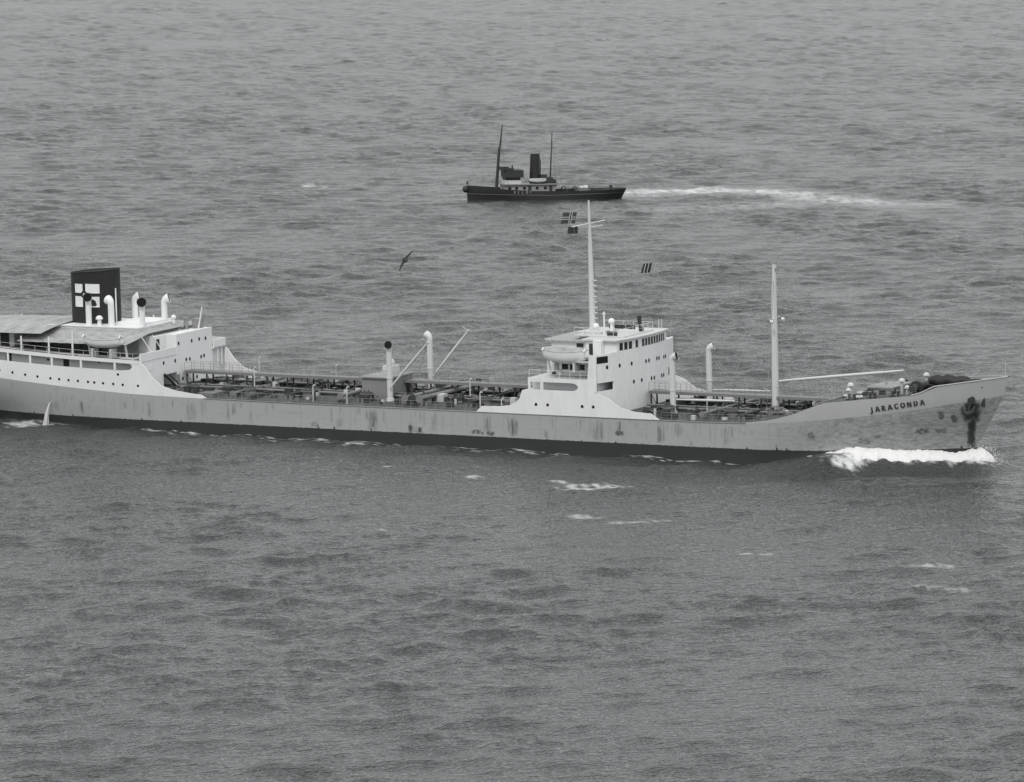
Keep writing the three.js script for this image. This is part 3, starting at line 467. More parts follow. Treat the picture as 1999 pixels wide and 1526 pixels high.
  mesh('stair', [tube(V(fx + .1, 7.4, 5.0), V(fx + .4, 5.2, 2.2), .16, .16, 5), tube(V(fx + .9, 7.4, 5.0), V(fx + 1.2, 5.2, 2.2), .1, .1, 5)], M.dark, fw);
  mesh('fire_box', box(fx, fx + .25, 5.9, 7.0, 1.4, 2.0), M.mid, fw);
  // port side overhang of the boat deck with its pillars
  mesh('boat_deck_wing', [box(fx - 2.5, fx + .3, 9.35, 10.6, -10.5, -10.35), box(fx + .1, fx + .3, 9.4, 10.6, -10.5, -7.4), box(fx - 2.5, fx + .3, 9.4, 9.6, -10.5, -7.2)], M.white, tanker);
  for (const z of [-8.4, -9.4, -10.35]) mesh('wing_pillar', tube(V(fx + .2, 7, z), V(fx + .2, 9.4, z), .1, .1, 6), M.white, tanker);
  mesh('port_screen', box(fx - .6, fx - .4, 5.1, 9.4, -10.4, -7.4), M.white, tanker);
  // upper house (boat deck) and engine casing
  mesh('upper_house', [box(-56, fx - .25, 9.8, 12.3, -7.4, 1.6), box(-56, fx - 1.6, 9.8, 12.3, 1.6, 4.4)], M.white, tanker);
  mesh('upper_house_door', box(fx - 1.6, fx - 1.54, 9.9, 11.9, 3.4, 4.2), M.dark, tanker);
  mesh('engine_casing', [box(-63.5, -47.8, 10, 13.3, -4.6, 4.4)], M.white, tanker);
  mesh('casing_coaming', [box(-63.6, -47.7, 13.3, 13.42, -4.75, 4.55), box(-53, -48.0, 13.42, 13.75, -4.4, 2.0)], M.white, tanker);
  // canvas awning over the boat deck: ridge at the casing, slung to rails at the ship's sides
  const aw = [];
  for (const s of [1, -1]) {
    aw.push(grid(18, 6, (a, b) => { const x = -63.8 + 15.8 * a, z = 4.5 + b * (Math.min(9.8, hb(x, 9) - .5) - 4.5); return [x, 13.05 - b * 1.35 - .12 * Math.sin(Math.PI * b) + .03 * Math.sin(x * 4), s * z, x / 3, b * 2]; }));
  }
  aw.push(grid(8, 16, (a, b) => { const z = 9.8 - 19.6 * b, e = Math.abs(z) / 9.8, xf = -45.7 - .7 * e * e, x = -48.0 + (xf + 48.0) * a; return [x, 13.12 - .3 * a - (z > 4.5 ? (z - 4.5) / 5.3 * 1.1 : z < -4.5 ? (-z - 4.5) / 5.3 * .5 : 0), z, a, b * 4]; }));
  mesh('awning', aw, M.canvas, tanker);
  const aw2 = []; for (const s of [1, -1]) aw2.push(grid(90, 8, (a, b) => { const x = -82 + 22 * a, zz = Math.min(9.6, Math.max(.4, hb(x, 9) - .6)) * b; return [x, 13.7 - .9 * b * b - .2 * (1 - a) - .1 * Math.abs(Math.sin(x * 1.15)) * Math.sin(Math.PI * b), s * zz, x / 3, b]; }));
  mesh('awning', aw2, M.canvas, tanker);
  for (const s of [1, -1]) for (const [x, h] of [[-75, 2.0], [-68, 2.2], [-62.9, 2.1], [-58.4, 2.4], [-54.6, 3.4]]) mesh('awning_post', tube(V(x, boatDk(x), s * (hb(x, 9) - .35)), V(x, boatDk(x) + h, s * (hb(x, 9) - .35)), .15, .12, 8), M.white, tanker);
  for (const z of [7.2, 4.6, -2.2]) mesh('awning_post', tube(V(fx - .3, 10.4, z), V(fx - 1.9, 12.55, z), .05, .05, 5), M.white, tanker);
  mesh('docking_house', [box(-73, -66.5, 10.3, 12.9, -4.5, 6.3)], M.white, tanker);
  for (const [x, w] of [[-71, .9], [-68, .7]]) mesh('docking_door', box(x - w, x + w, 10.5, 12.4, 6.3, 6.34), M.dark, tanker);
  for (const sd of [1, -1]) { const es = mesh('awning_shade_block', [profile([[-61.5, 10.1], [-53.2, 9.9], [-53.2, 11.6], [-61.5, 11.8]], sd > 0 ? 5.2 : -7.4, sd > 0 ? 7.4 : -5.2)], M.pipeDark, tanker); for (let k = 0; k < 5; k++) mesh('shade_block_pane', box(-61 + k * 1.6, -59.9 + k * 1.6, 10.6, 11.4, sd * 7.42 - .03, sd * 7.42 + .03), M.glass, es); }  // dark blocks and panes added to deepen the shade under the awning
  mesh('galley_stove_pipe', [tube(V(-44.6, 12.3, -5.6), V(-43.9, 15.2, -5.6), .12, .1, 8)], M.white, tanker);
  mesh('deck_tank', [box(-45.6, -44.6, 12.35, 13.6, -7.0, -5.6), tube(V(-45.9, 12.3, -4.6), V(-45.9, 13.9, -4.6), .35, .35, 10)], M.mid, tanker);
}
// funnel: oval casing, slightly raked top, house emblem of four white panels and a small diamond
{
  const cx = -57.2, a = 3.55, b = 2.1;
  const F = (u, y) => { const c = Math.cos(u), s = Math.sin(u), top = 20.45 + .32 * c; return [cx + a * Math.sign(c) * Math.pow(Math.abs(c), .85), Math.min(y, top), b * Math.sign(s) * Math.pow(Math.abs(s), .85)]; };
  const fn = mesh('funnel', [grid(48, 8, (p, q) => { const u = p * 2 * Math.PI, c = Math.cos(u); const yb = 13.2, yt = 20.42 + .32 * c, y = yb + (yt - yb) * q; return [cx + a * Math.sign(c) * Math.pow(Math.abs(c), .8), y, b * Math.sign(Math.sin(u)) * Math.pow(Math.abs(Math.sin(u)), .8), p * 4, q * 2]; }), grid(48, 2, (p, q) => { const u = p * 2 * Math.PI, c = Math.cos(u), k = 1 - .98 * q; return [cx + k * a * Math.sign(c) * Math.pow(Math.abs(c), .8), 20.42 + .32 * c - .7 * Math.min(1, q * 2), k * b * Math.sign(Math.sin(u)) * Math.pow(Math.abs(Math.sin(u)), .8)]; })], M.black, tanker);
  mesh('funnel_rim', sweep(Array.from({ length: 49 }, (_, i) => { const u = i / 48 * 2 * Math.PI, c = Math.cos(u); return V(cx + a * Math.sign(c) * Math.pow(Math.abs(c), .8), 20.42 + .32 * c, b * Math.sign(Math.sin(u)) * Math.pow(Math.abs(Math.sin(u)), .8)); }), Array(49).fill(.09), 6), M.dark, fn);
  const zf = (x) => { const c = Math.pow(Math.min(1, Math.abs(x - cx) / a), 1 / .8); return b * Math.pow(Math.sqrt(Math.max(0, 1 - c * c)), .8); };
  const panel = (pts, s) => { // thin raised plate on the curved side
    const xs = pts.map((p) => p[0]); const sh = new THREE.Shape(pts.map(([x, y]) => new THREE.Vector2(x, y))); const g = new THREE.ExtrudeGeometry(sh, { depth: .03, bevelEnabled: false });
    const pa = g.attributes.position; for (let i = 0; i < pa.count; i++) { const x = pa.getX(i), z = pa.getZ(i); pa.setZ(i, s * (zf(x) + .015 + z)); } g.computeVertexNormals(); return g;
  };
  const dense = (poly) => { const o = []; poly.forEach((p, i) => { const q = poly[(i + 1) % poly.length]; for (let k = 0; k < 6; k++) o.push([p[0] + (q[0] - p[0]) * k / 6, p[1] + (q[1] - p[1]) * k / 6]); }); return o; };
  const xm = -57.75, ym = 17.3;
  for (const s of [1, -1]) {
    for (const [x0, x1, y0, y1, kx, ky] of [[-59.3, -57.98, 17.55, 18.75, 1, 0], [-57.5, -55.35, 17.55, 18.8, 0, 0], [-59.3, -57.98, 15.65, 17.08, 1, 1], [-57.5, -55.4, 15.65, 17.08, 0, 1]]) {
      const c = .28, p = []; // panel with the corner nearest the diamond cut off
      const corner = [kx ? x1 : x0, ky ? y1 : y0];
      for (const [x, y] of [[x0, y0], [x1, y0], [x1, y1], [x0, y1]]) {
        if (x === corner[0] && y === corner[1]) { const dx = (kx ? -1 : 1) * c, dy = (ky ? -1 : 1) * c; const A = [x + dx, y], B = [x, y + dy]; ((kx ? 1 : 0) ^ (ky ? 1 : 0)) ? p.push(A, B) : p.push(B, A); } else p.push([x, y]);
      }
      mesh('emblem_panel', panel(dense(p), s), M.white, fn);
    }
    mesh('emblem_diamond', panel(dense([[xm - .22, ym], [xm, ym - .26], [xm + .22, ym], [xm, ym + .26]]), s), M.white, fn);
  }
  cowl('cowl_ventilator', -56.2, 13.3, 17.5, 3.5, .4, CAMA + .1, M.white, tanker, 1.55);
  cowl('cowl_ventilator', -52.6, 13.3, 17.2, 3.5, .42, Math.PI + .35, M.white, tanker, 1.5);
  cowl('cowl_ventilator', -53.1, 13.3, 16.9, -3.2, .42, -.45, M.white, tanker, 1.5);
  cowl('cowl_ventilator', -48.0, 13.3, 17.0, 3.0, .38, CAMA, M.white, tanker, 1.75);
  cowl('cowl_ventilator', -48.4, 13.3, 16.8, -3.2, .42, -.45, M.white, tanker, 1.6);
  const mv = mesh('mushroom_vent', tube(V(-54.4, 13.3, 3.7), V(-54.4, 14.4, 3.7), .28, .28, 10), M.white, tanker); mesh('vent_cap', new THREE.SphereGeometry(.5, 12, 6, 0, 6.3, 0, 1.6).translate(-54.4, 14.3, 3.7), M.white, mv);
  mesh('steam_pipe', tube(V(-53.4, 13.3, 1), V(-53.4, 18.2, 1), .1, .09, 8), M.white, tanker);
  const bl = mesh('mushroom_vent', tube(V(-46.6, 13.3, -2.6), V(-46.6, 14, -2.6), .18, .18, 8), M.white, tanker); mesh('vent_cap', new THREE.SphereGeometry(.34, 10, 8).translate(-46.6, 14.1, -2.6), M.white, bl);
}

// ------------------------------------------------------------------ flags: real cloth sheets on the halyards
function flag(name, x, y, z, w, h, patches, label, turn = Math.PI * .93, lean = 0, base = M.dark) {
  const g = onShip(name, x, y, z, turn);
  const wob = (u, v) => [u * w + lean * v * h, v * h - .12 * u, .13 * Math.sin(u * 6 + v * 1.2) * u];
  const sheet = (u0, u1, v0, v1, off) => { const a = grid(16, 6, (p, q) => { const r = wob(u0 + (u1 - u0) * p, v0 + (v1 - v0) * q); return [r[0], r[1], r[2] + off]; }); return a; };
  mesh('cloth', [sheet(0, 1, 0, 1, .012), sheet(0, 1, 0, 1, -.012)], base, g);
  for (const [u0, u1, v0, v1, m] of patches) mesh('stripe', [sheet(u0, u1, v0, v1, .028), sheet(u0, u1, v0, v1, -.028)], m, g);
  return tag(g, label, 'flag', 'signal flags on the tanker');
}
const flagRed = paint(0.055, 0.9, null, DK), flagBlue = paint(0.025, 0.9, null, DK), flagWhite = paint(0.5, .9, null);
flag('ensign', 18.6, 29.05, 3.6, 2.3, 1.45, [[.28, .33, 0, 1, flagWhite], [.41, .46, 0, 1, flagWhite], [0, .28, .36, .42, flagWhite], [0, .28, .55, .61, flagWhite], [.46, 1, .36, .42, flagWhite], [.46, 1, .55, .61, flagWhite], [.33, .41, 0, 1, flagBlue]], 'dark flag with a white edged cross flying beside the main mast', Math.PI * .95, -.25, flagRed);
flag('signal_flag', 18.9, 27.75, 3.4, 1.65, .9, [[0, 1, 0, .12, flagRed]], 'plain dark flag below the yard of the main mast', Math.PI * .95, 0, paint(0.035, .9, null, DK));
flag('signal_flag', 27.4, 22.6, 0, 1.3, 1.25, [[.3, .37, 0, 1, flagWhite], [.62, .7, 0, 1, flagWhite]], 'dark flag with vertical stripes between main mast and foremast', Math.PI, -.3, flagBlue);

// ------------------------------------------------------------------ pilot steamer
{
  const YAW = 0.2, t = new THREE.Group(); t.name = numbered('pilot_steamer'); scene.add(t); t.position.set(7.3, 0, -1280); t.rotation.y = Math.PI + YAW;
  tag(t, 'small dark pilot steamer with two masts and tall black funnel behind the tanker', 'steamer');
  const top = lut([[-17.8, 2.3], [-12, 2.1], [-4, 2.0], [4, 2.1], [10, 2.5], [18, 3.3]]);
  const half = (x, y) => { const k = smooth(-.5, 2.5, y); const xs = 17.2 + .2 * k, xe = -16.6 - 1.2 * k; if (x > 2) { const q = (x - 2) / (xs - 2); return 4.4 * Math.max(0, 1 - Math.pow(Math.min(1, q), 2 + k * .6)); } const q = (2 - x) / (2 - xe); return 4.4 * Math.sqrt(Math.max(0, 1 - Math.pow(Math.min(1, q), 3 + 2 * k))); };
  const side = (lo, hi, off, nx = 80, ny = 6) => [1, -1].map((s) => grid(nx, ny, (a, b) => { const x0 = -17.7 + 35 * a, y = lo(x0) + (hi(x0) - lo(x0)) * b, k = smooth(-.5, 2.5, y), xs = 17.2 + .2 * k, xe = -16.6 - 1.2 * k, x = x0 > 0 ? x0 * xs / 17.3 : x0 * xe / -17.7; return [x, y, s * (half(x, y) + off)]; }));
  const h = mesh('hull', side(() => -1.2, top, 0), paint(.02, .5, heavy, DK), t);
  for (const b of side((x) => 1.08 + .02 * Math.abs(x), (x) => 1.17 + .02 * Math.abs(x), .08)) mesh('rubbing_band', b, M.pipe, h);
  mesh('deck', grid(40, 4, (a, b) => { const x = -17.2 + 34 * a, s = b * 2 - 1; return [x, top(x) - .75, s * Math.max(.05, half(x, 2) - .05)]; }), M.pipeDark, t);
  mesh('bow_fender', [new THREE.SphereGeometry(.75, 12, 10).scale(.8, 1, 1.2).translate(17.7, 2.4, 0), tube(V(17.3, 3.4, 0), V(17.2, 4.1, 0), .18)], M.dark, t);
  const word = 'PILOT';
  for (const s of [-1, 1]) for (let i = 0; i < 5; i++) { const k = i / 4, x = s < 0 ? 7.9 - 3.4 * k : 4.5 + 3.4 * k; const g = new TextGeometry(word[i], { font, size: .54, depth: .04, curveSegments: 3 }); if (s < 0) g.rotateY(Math.PI); g.translate(x, 1.5, s * (half(x, 1.8) + .12)); mesh('letter', g, M.mid, h); }
  // houses
  const dh = mesh('deckhouse', [box(-1.6, 9.6, 1.4, 3.3, -2.3, 2.3)], M.mid, t); mesh('top_deck', box(-1.9, 9.9, 3.3, 3.5, -2.7, 2.7), M.mid, dh);
  for (const x of [8.4, 6.9, 5.2, 2.4, .6]) mesh('window', box(x - .3, x + .3, 2.3, 2.9, -2.36, -2.3), M.glass, dh); for (const x of [4, -.6]) mesh('door', box(x - .35, x + .35, 1.5, 3.1, -2.35, -2.3), M.dark, dh);
  const wh = mesh('wheelhouse', [box(6.0, 9.2, 3.5, 5.0, -1.9, 1.9), box(5.4, 9.4, 4.9, 6.5, -2.5, 2.5)], M.dark, t);
  mesh('wheelhouse_base', box(5.8, 9.3, 3.5, 4.3, -2.0, 2.0), M.whiteGrey, wh); mesh('dodger', [box(7.6, 9.8, 6.5, 7.0, -2.6, -2.5), box(7.6, 9.8, 6.5, 7.0, 2.5, 2.6), box(9.7, 9.8, 6.3, 7.1, -2.6, 2.6)], M.dark, wh);
  mesh('compass_post', [tube(V(7.4, 6.5, 0), V(7.4, 7.5, 0), .15)], M.dark, wh);
  const fn = mesh('funnel', [sweep([V(2.5, 3.4, 0), V(2.45, 6, 0), V(2.4, 9.2, 0), V(2.4, 9.8, 0)], [1.14, 1.1, 1.04, .98], 20), new THREE.CircleGeometry(.95, 18).rotateX(-Math.PI / 2).translate(2.4, 9.5, 0)], M.black, t);
  mesh('funnel_ring', [tube(V(2.42, 8.9, 0), V(2.42, 9.15, 0), 1.08, 1.08, 20), tube(V(1.1, 3.4, .5), V(1.1, 8.6, .5), .1)], M.dark, fn);
  mesh('engine_casing', [box(-1.3, 1.6, 3.5, 4.8, -1.4, 1.4), box(.0, 1.4, 4.6, 5.4, -1.1, 1.1)], M.dark, t);
  mesh('fore_mast', [sweep([V(10.9, 2, 0), V(10.4, 9, 0), V(10.2, 11.2, 0)], [.36, .3, .26], 10), sweep([V(10.2, 10.6, .1), V(9.8, 14, 0), V(9.55, 16.3, 0)], [.2, .15, .08], 8)], M.dark, t);
  mesh('after_mast', sweep([V(-.9, 3.4, 0), V(-1.1, 8, 0), V(-1.35, 14.6, 0)], [.2, .16, .08], 8), M.dark, t);
  mesh('rigging', [tube(V(9.8, 15, 0), V(17, 3.5, 0), .02), tube(V(9.8, 13, 0), V(8.8, 2.6, 3.2), .02), tube(V(9.8, 13, 0), V(8.8, 2.6, -3.2), .02), tube(V(-1.3, 13, 0), V(-3, 2.2, 3.4), .02), tube(V(-1.3, 13, 0), V(-3, 2.2, -3.4), .02)], M.dark, t);
  mesh('steam_winch', [tube(V(-1.6, 3.9, -1), V(-1.6, 3.9, 1), .5, .5, 10), box(-2.2, -1.0, 2.9, 3.7, -1, 1)], M.dark, t);
  const hoops = []; for (const x of [-4, -6.5, -9.2]) hoops.push(sweep(Array.from({ length: 9 }, (_, i) => { const a = Math.PI * i / 8; return V(x, 1.5 + 1.2 * Math.sin(a), 3.4 * Math.cos(a)); }), Array(9).fill(.12), 6)); mesh('towing_beam', hoops, M.dark, t);
  mesh('hatch', [box(-9.5, -6.8, 1.3, 2.5, -1.6, 1.6)], M.pipe, t); mesh('cargo', [box(-9.0, -8.2, 2.5, 2.95, -1.4, -.4), box(-8, -7.4, 2.5, 2.8, -1.2, .1)], M.white, t);
  mesh('capstan', tube(V(-14.3, 1.4, 0), V(-14.3, 2.95, 0), .4, .3, 10), M.dark, t);
  // foam tags: boat on the casing side
  const lb = new THREE.Group(); lb.name = numbered('ship_boat'); scene.add(lb); t.updateMatrixWorld(true);
  const src = lifeboat(3.7, .75, 1.5, .2); for (const c of [...src.children]) lb.add(c); lb.matrix.copy(t.matrixWorld).multiply(new THREE.Matrix4().makeTranslation(2.2, 4.15, -2.1)); lb.matrix.decompose(lb.position, lb.quaternion, lb.scale);
  tag(lb, 'pale small boat stowed beside the funnel of the pilot steamer', 'boat');
  mesh('boat_chock', [box(.9, 1.1, 3.5, 3.9, -2.4, -1.8), box(3.2, 3.4, 3.5, 3.9, -2.4, -1.8)], M.dark, t);
}

// ------------------------------------------------------------------ the sea: wind chop summed from many trains, bow wave, foam
const cY = Math.cos(SHIP.yaw), sY = Math.sin(SHIP.yaw);
const toShip = (X, Z) => { const dx = X - SHIP.x, dz = Z - SHIP.z; return [dx * cY + dz * sY, -dx * sY + dz * cY]; };
const waves = [];
{
  const N = 56, main = 0.86; // heading of the main train, radians from +x towards the camera
  for (let i = 0; i < N; i++) {
    const L = 1.0 * Math.pow(15 / 1.0, i / (N - 1)), spread = 0.8 + .25 * (1 - i / N), a = main + (rnd() + rnd() + rnd() - 1.5) * 1.25 * spread, k = 2 * Math.PI / L;
    const st = (0.028 + 0.012 * rnd()) * (L < 3.2 ? 1.3 : 1) * (L > 5 && L < 12 ? 1.25 : 1);
    waves.push([k * Math.cos(a), k * Math.sin(a), st / k, rnd() * 6.283, 1.0 * Math.cos(a) * st / k, 1.0 * Math.sin(a) * st / k]);
  }
}
const off = [0, 0]; // sideways shift that sharpens the crests
function chop(X, Z) { let h = 0, ox = 0, oz = 0; for (const w of waves) { const p = w[0] * X + w[1] * Z + w[3], c = Math.cos(p); h += w[2] * Math.sin(p); ox += w[4] * c; oz += w[5] * c; } off[0] = ox; off[1] = oz; return h; }
function fbm(x, y, z = 0) { return P.noise(x, y, z) + .5 * P.noise(x * 2.1, y * 2.1, z + 7) + .25 * P.noise(x * 4.3, y * 4.3, z + 13); }
const capList = [ // breaking crests seen in the photograph: [x, z, length, depth, strength]
  [9.7, -716, 4.6, 4.5, 1], [6, -723.5, 1.4, 1.6, .8], [8.3, -684, 2.2, 2.0, .8], [13.6, -679, 3, 1.8, .7], [17.8, -682, 2.6, 1.6, .7], [-15.3, -739, 1.2, 2, .9], [-4.4, -726.5, 1.5, 1.6, .9], [25.6, -649, .9, 1.2, .8], [27.6, -647.6, .9, 1, .7],
  [44.5, -637.5, 4.5, 1.8, .6], [41, -636, 2.4, 1.4, .5], [43.6, -619.6, 2.2, 1.3, .7], [46.5, -617.8, 2, 1.2, .5], [-45.2, -1328, 2.2, 6, .9], [-14.8, -670, .9, 1, .6], [-11, -1320, 1, 4, .5], [-41, -1322, 3, 8, .35], [-65, -793.5, 3.5, 2.5, .9], [-61.8, -791.5, 2, 2, .9],
];
const wakeLine = [[25, -1301.5, 1], [34, -1309, .95], [45, -1313, .9], [54, -1307.5, .85], [61.6, -1298, .8], [64.3, -1286, .75], [70.6, -1278, .75], [78.2, -1267, .6], [90, -1262, .25]];
const wakeLow = [[66, -1285, .25], [58, -1262, .4], [50, -1255, .35], [42, -1246, .22], [20, -1246, .12]];
function lineFoam(x, z, pts, w) { let f = 0; for (let i = 0; i < pts.length - 1; i++) { const [ax, az, as] = pts[i], [bx, bz, bs] = pts[i + 1], ux = bx - ax, uz = (bz - az), t = clamp(((x - ax) * ux + (z - az) * uz) / (ux * ux + uz * uz)), dx = x - ax - ux * t, dz = z - az - uz * t; f = Math.max(f, (as + (bs - as) * t) * Math.exp(-(dx * dx * 1.6 + dz * dz) / (w * w))); } return f; }
function hbw(x) { return (x < 73 && x > -78) ? hb(x, .6) : 0; }
function seaAt(X, Z) { // returns [height, foam 0..1]
  const gust = clamp(.95 + .75 * P.noise(X * .022, Z * .011, 3) + .5 * P.noise(X * .06, Z * .03, 8), .35, 1.35) * .82; let h = chop(X, Z) * gust, foam = 0; off[0] *= gust; off[1] *= gust;
  const [sx, sz] = toShip(X, Z);
  if (sx > -110 && sx < 100 && Math.abs(sz) < 60) {
    let d = Math.abs(sz) - hbw(sx); if (sx > 72) d = Math.hypot(Math.max(0, sx - 72.4), Math.abs(sz)); if (sx < -78) d = Math.hypot(sx + 78, sz);
    const n1 = fbm(sx * .35, sz * .35, 5), n2 = fbm(sx * 1.1, sz * 1.1, 9);
    // the bow wave: a ridge leaving the stem and dying amidships, hollow behind it
    const A = 2.0 * smooth(45, 60, sx) * (1 - .35 * smooth(66, 74, sx)) * (1 - smooth(75.5, 78.5, sx)), d0 = 1.2 + Math.max(0, 73 - sx) * .15, w = 3.2 + Math.max(0, 73 - sx) * .09;
    const q = (d - d0); const ridge = q < 0 ? 1 - .22 * Math.min(1, -q / 4) : Math.exp(-(q * q) / (w * w));
    const calm = Math.exp(-Math.max(0, d) / 10) * smooth(-90, -60, sx);
    h = h * (1 - .35 * calm) + A * ridge * (1 + .12 * n1) - .38 * smooth(20, 50, sx) * (1 - smooth(78, 84, sx)) * Math.exp(-Math.pow((d - d0 - 2.2 * w) / (1.5 * w), 2));
    const fw = lut([[42, .15], [50, .5], [55.5, 1.2], [58, 3.2], [60.5, 5.2], [62.5, 5.2], [66, 3.6], [72, 2.2], [75, 2.3], [77, 1.6], [79, 0]])(sx) * (1 + .5 * n1);
    if (sx > 36 && sx < 79) foam = Math.max(foam, smooth(.25, -.35, (d - fw) / Math.max(.4, fw) + .5 * n2 - .1) * smooth(46, 57, sx));
    // torn foam sliding aft along the side
    const band = Math.exp(-Math.max(0, d - .3) / (1.2 + (52 - Math.min(52, sx)) * .085)) * smooth(-80, -20, sx) * (1 - smooth(52, 60, sx));
    foam = Math.max(foam, .75 * smooth(.52, .9, band * (.62 + .95 * n2 + .6 * n1)));
    if (sx < -50) { const b2 = Math.exp(-Math.max(0, d) / 2.5); foam = Math.max(foam, .8 * smooth(.35, .8, b2 * (.6 + .8 * n2)) * smooth(-50, -66, sx)); }
  }
  for (const [cx, cz, lx, lz, s] of capList) { const dx = (X - cx) / lx, dz = (Z - cz) / lz; if (dx * dx + dz * dz < 4) { const n = fbm(X * .9, Z * .55, 2); foam = Math.max(foam, .72 * s * smooth(.2, .95, Math.exp(-(dx * dx + dz * dz)) * (.8 + 1.2 * n + .5 * P.noise(X * 2.6, Z * 1.3, 6)))); h += .12 * s * Math.exp(-(dx * dx + dz * dz)); } }
  if (Z < -1220 && Z > -1345 && X > 5 && X < 95) { const n = fbm(X * .5, Z * .18, 4); foam = Math.max(foam, clamp(lineFoam(X, Z, wakeLine, 10) * (.66 + .6 * n + .35 * P.noise(X * 1.6, Z * .6, 3))), clamp(lineFoam(X, Z, wakeLow, 8) * (.6 + .8 * n))); const tx = X - 7.3, tz = Z + 1283; if (Math.abs(tx) < 20 && Math.abs(tz) < 9) foam = Math.max(foam, .0); }
  if (Z < -1268 && Z > -1290 && X > -14 && X < 4) { const n = fbm(X * .8, Z * .4, 4); foam = Math.max(foam, .55 * smooth(.3, .8, Math.exp(-Math.pow((Z + 1279.5) / 3.5, 2) - Math.pow((X + 6) / 6, 2)) * (.7 + n))); }
  // scattered small breaking crests
  const c = P.noise(X * .16, Z * .07, 21) + .6 * P.noise(X * .5, Z * .28, 31); if (h > .3) { const c2 = c + .35 * P.noise(X * 1.3, Z * .8, 41) + .25 * (h - .3); if (c2 > .86) foam = Math.max(foam, .5 * smooth(.86, 1.1, c2)); }
  return [h, foam];
}
{
  // rows of constant distance, spacing growing outwards; one sheet
  const zs = []; let d = 330; while (d < 4300) { zs.push(d); d += d < 460 ? .7 : d < 900 ? .46 : d < 1500 ? .46 + (d - 900) * .0016 : 1.42 + (d - 1500) * .0035; }
  const NC = 470, pos = new Float32Array((NC + 1) * zs.length * 3), col = new Float32Array((NC + 1) * zs.length * 3), uv = new Float32Array((NC + 1) * zs.length * 2), idx = new Uint32Array(NC * (zs.length - 1) * 6);
  let p = 0, q = 0;
  const WATER = [0.044, 0.048, 0.049], FOAM = [.70, .71, .72];
  zs.forEach((dd) => { const hw = 26 + dd * .105; for (let i = 0; i <= NC; i++) { const X = (i / NC * 2 - 1) * hw, Z = -dd + (rnd() - .5) * .1, [h, f] = seaAt(X, Z), fade = smooth(4300, 3600, dd); pos[p] = X + off[0] * fade; pos[p + 1] = h * fade; pos[p + 2] = Z + off[1] * fade; for (let c = 0; c < 3; c++) col[p + c] = WATER[c] + (FOAM[c] - WATER[c]) * f; uv[q++] = X / 10; uv[q++] = Z / 10; p += 3; } });
  let k = 0; for (let j = 0; j < zs.length - 1; j++) for (let i = 0; i < NC; i++) { const a = j * (NC + 1) + i, b = a + NC + 1; idx[k++] = a; idx[k++] = a + 1; idx[k++] = b; idx[k++] = a + 1; idx[k++] = b + 1; idx[k++] = b; }
  const g = new THREE.BufferGeometry(); g.setAttribute('position', new THREE.BufferAttribute(pos, 3)); g.setAttribute('color', new THREE.BufferAttribute(col, 3)); g.setAttribute('uv', new THREE.BufferAttribute(uv, 2)); g.setIndex(new THREE.BufferAttribute(idx, 1)); g.computeVertexNormals();
  // ripple relief, tiling
  const n = 1024, bd = new Uint8Array(n * n * 4), bw = [];
  for (let i = 0; i < 70; i++) { const m = Math.round(12 + 76 * Math.pow(rnd(), 1.4)), a = 1.02 + (rnd() + rnd() - 1) * 1.3; bw.push([Math.round(m * Math.cos(a)), Math.round(m * Math.sin(a)), 1 / Math.sqrt(m), rnd() * 6.283]); }
  const acc = new Float32Array(n * n); let mx = 0;
  const tabs = Array.from({ length: 70 }, (_, i) => { const w = bw[i], cx = new Float32Array(n), sx = new Float32Array(n), cy = new Float32Array(n), sy = new Float32Array(n); for (let t = 0; t < n; t++) { const e = 2 * Math.PI * t / n; cx[t] = Math.cos(w[0] * e + w[3]); sx[t] = Math.sin(w[0] * e + w[3]); cy[t] = Math.cos(w[1] * e); sy[t] = Math.sin(w[1] * e); } return { w, cx, sx, cy, sy }; });
  for (const { w, cx, sx, cy, sy } of tabs) for (let j = 0; j < n; j++) for (let i = 0; i < n; i++) acc[j * n + i] += w[2] * (sx[i] * cy[j] + cx[i] * sy[j]);
  for (const v of acc) mx = Math.max(mx, Math.abs(v));
  for (let i = 0; i < n * n; i++) { const b = Math.round(127.5 + 127 * acc[i] / mx); bd[i * 4] = bd[i * 4 + 1] = bd[i * 4 + 2] = b; bd[i * 4 + 3] = 255; }
  const bt = new THREE.DataTexture(bd, n, n); bt.wrapS = bt.wrapT = THREE.RepeatWrapping; bt.magFilter = THREE.LinearFilter; bt.repeat.set(.43, .43); bt.needsUpdate = true;
  const waterMat = new THREE.MeshPhysicalMaterial({ color: 0xffffff, vertexColors: true, roughness: 0.2, ior: 1.33, bumpMap: bt, bumpScale: 0.46 });
  const sea = new THREE.Mesh(g, waterMat); sea.name = 'sea'; sea.receiveShadow = sea.castShadow = true; scene.add(sea);
  tag(sea, 'grey choppy open sea with scattered small breaking crests', 'sea', null, 'structure');
  // the rest of the sea to the horizon and behind the camera
  const far = [], quad = (x0, x1, z0, z1) => { const q = new THREE.PlaneGeometry(x1 - x0, z1 - z0, 1, 1).rotateX(-Math.PI / 2).translate((x0 + x1) / 2, -.15, (z0 + z1) / 2); const c = new Float32Array(12); for (let i = 0; i < 4; i++) for (let k = 0; k < 3; k++) c[i * 3 + k] = [0.044, 0.048, 0.049][k]; q.setAttribute('color', new THREE.BufferAttribute(c, 3)); const u = q.attributes.uv, pp = q.attributes.position; for (let i = 0; i < 4; i++) u.setXY(i, pp.getX(i) / 10, pp.getZ(i) / 10); far.push(q); };
  quad(-30000, 30000, -40000, -4300); quad(-30000, 30000, -330, 12000);
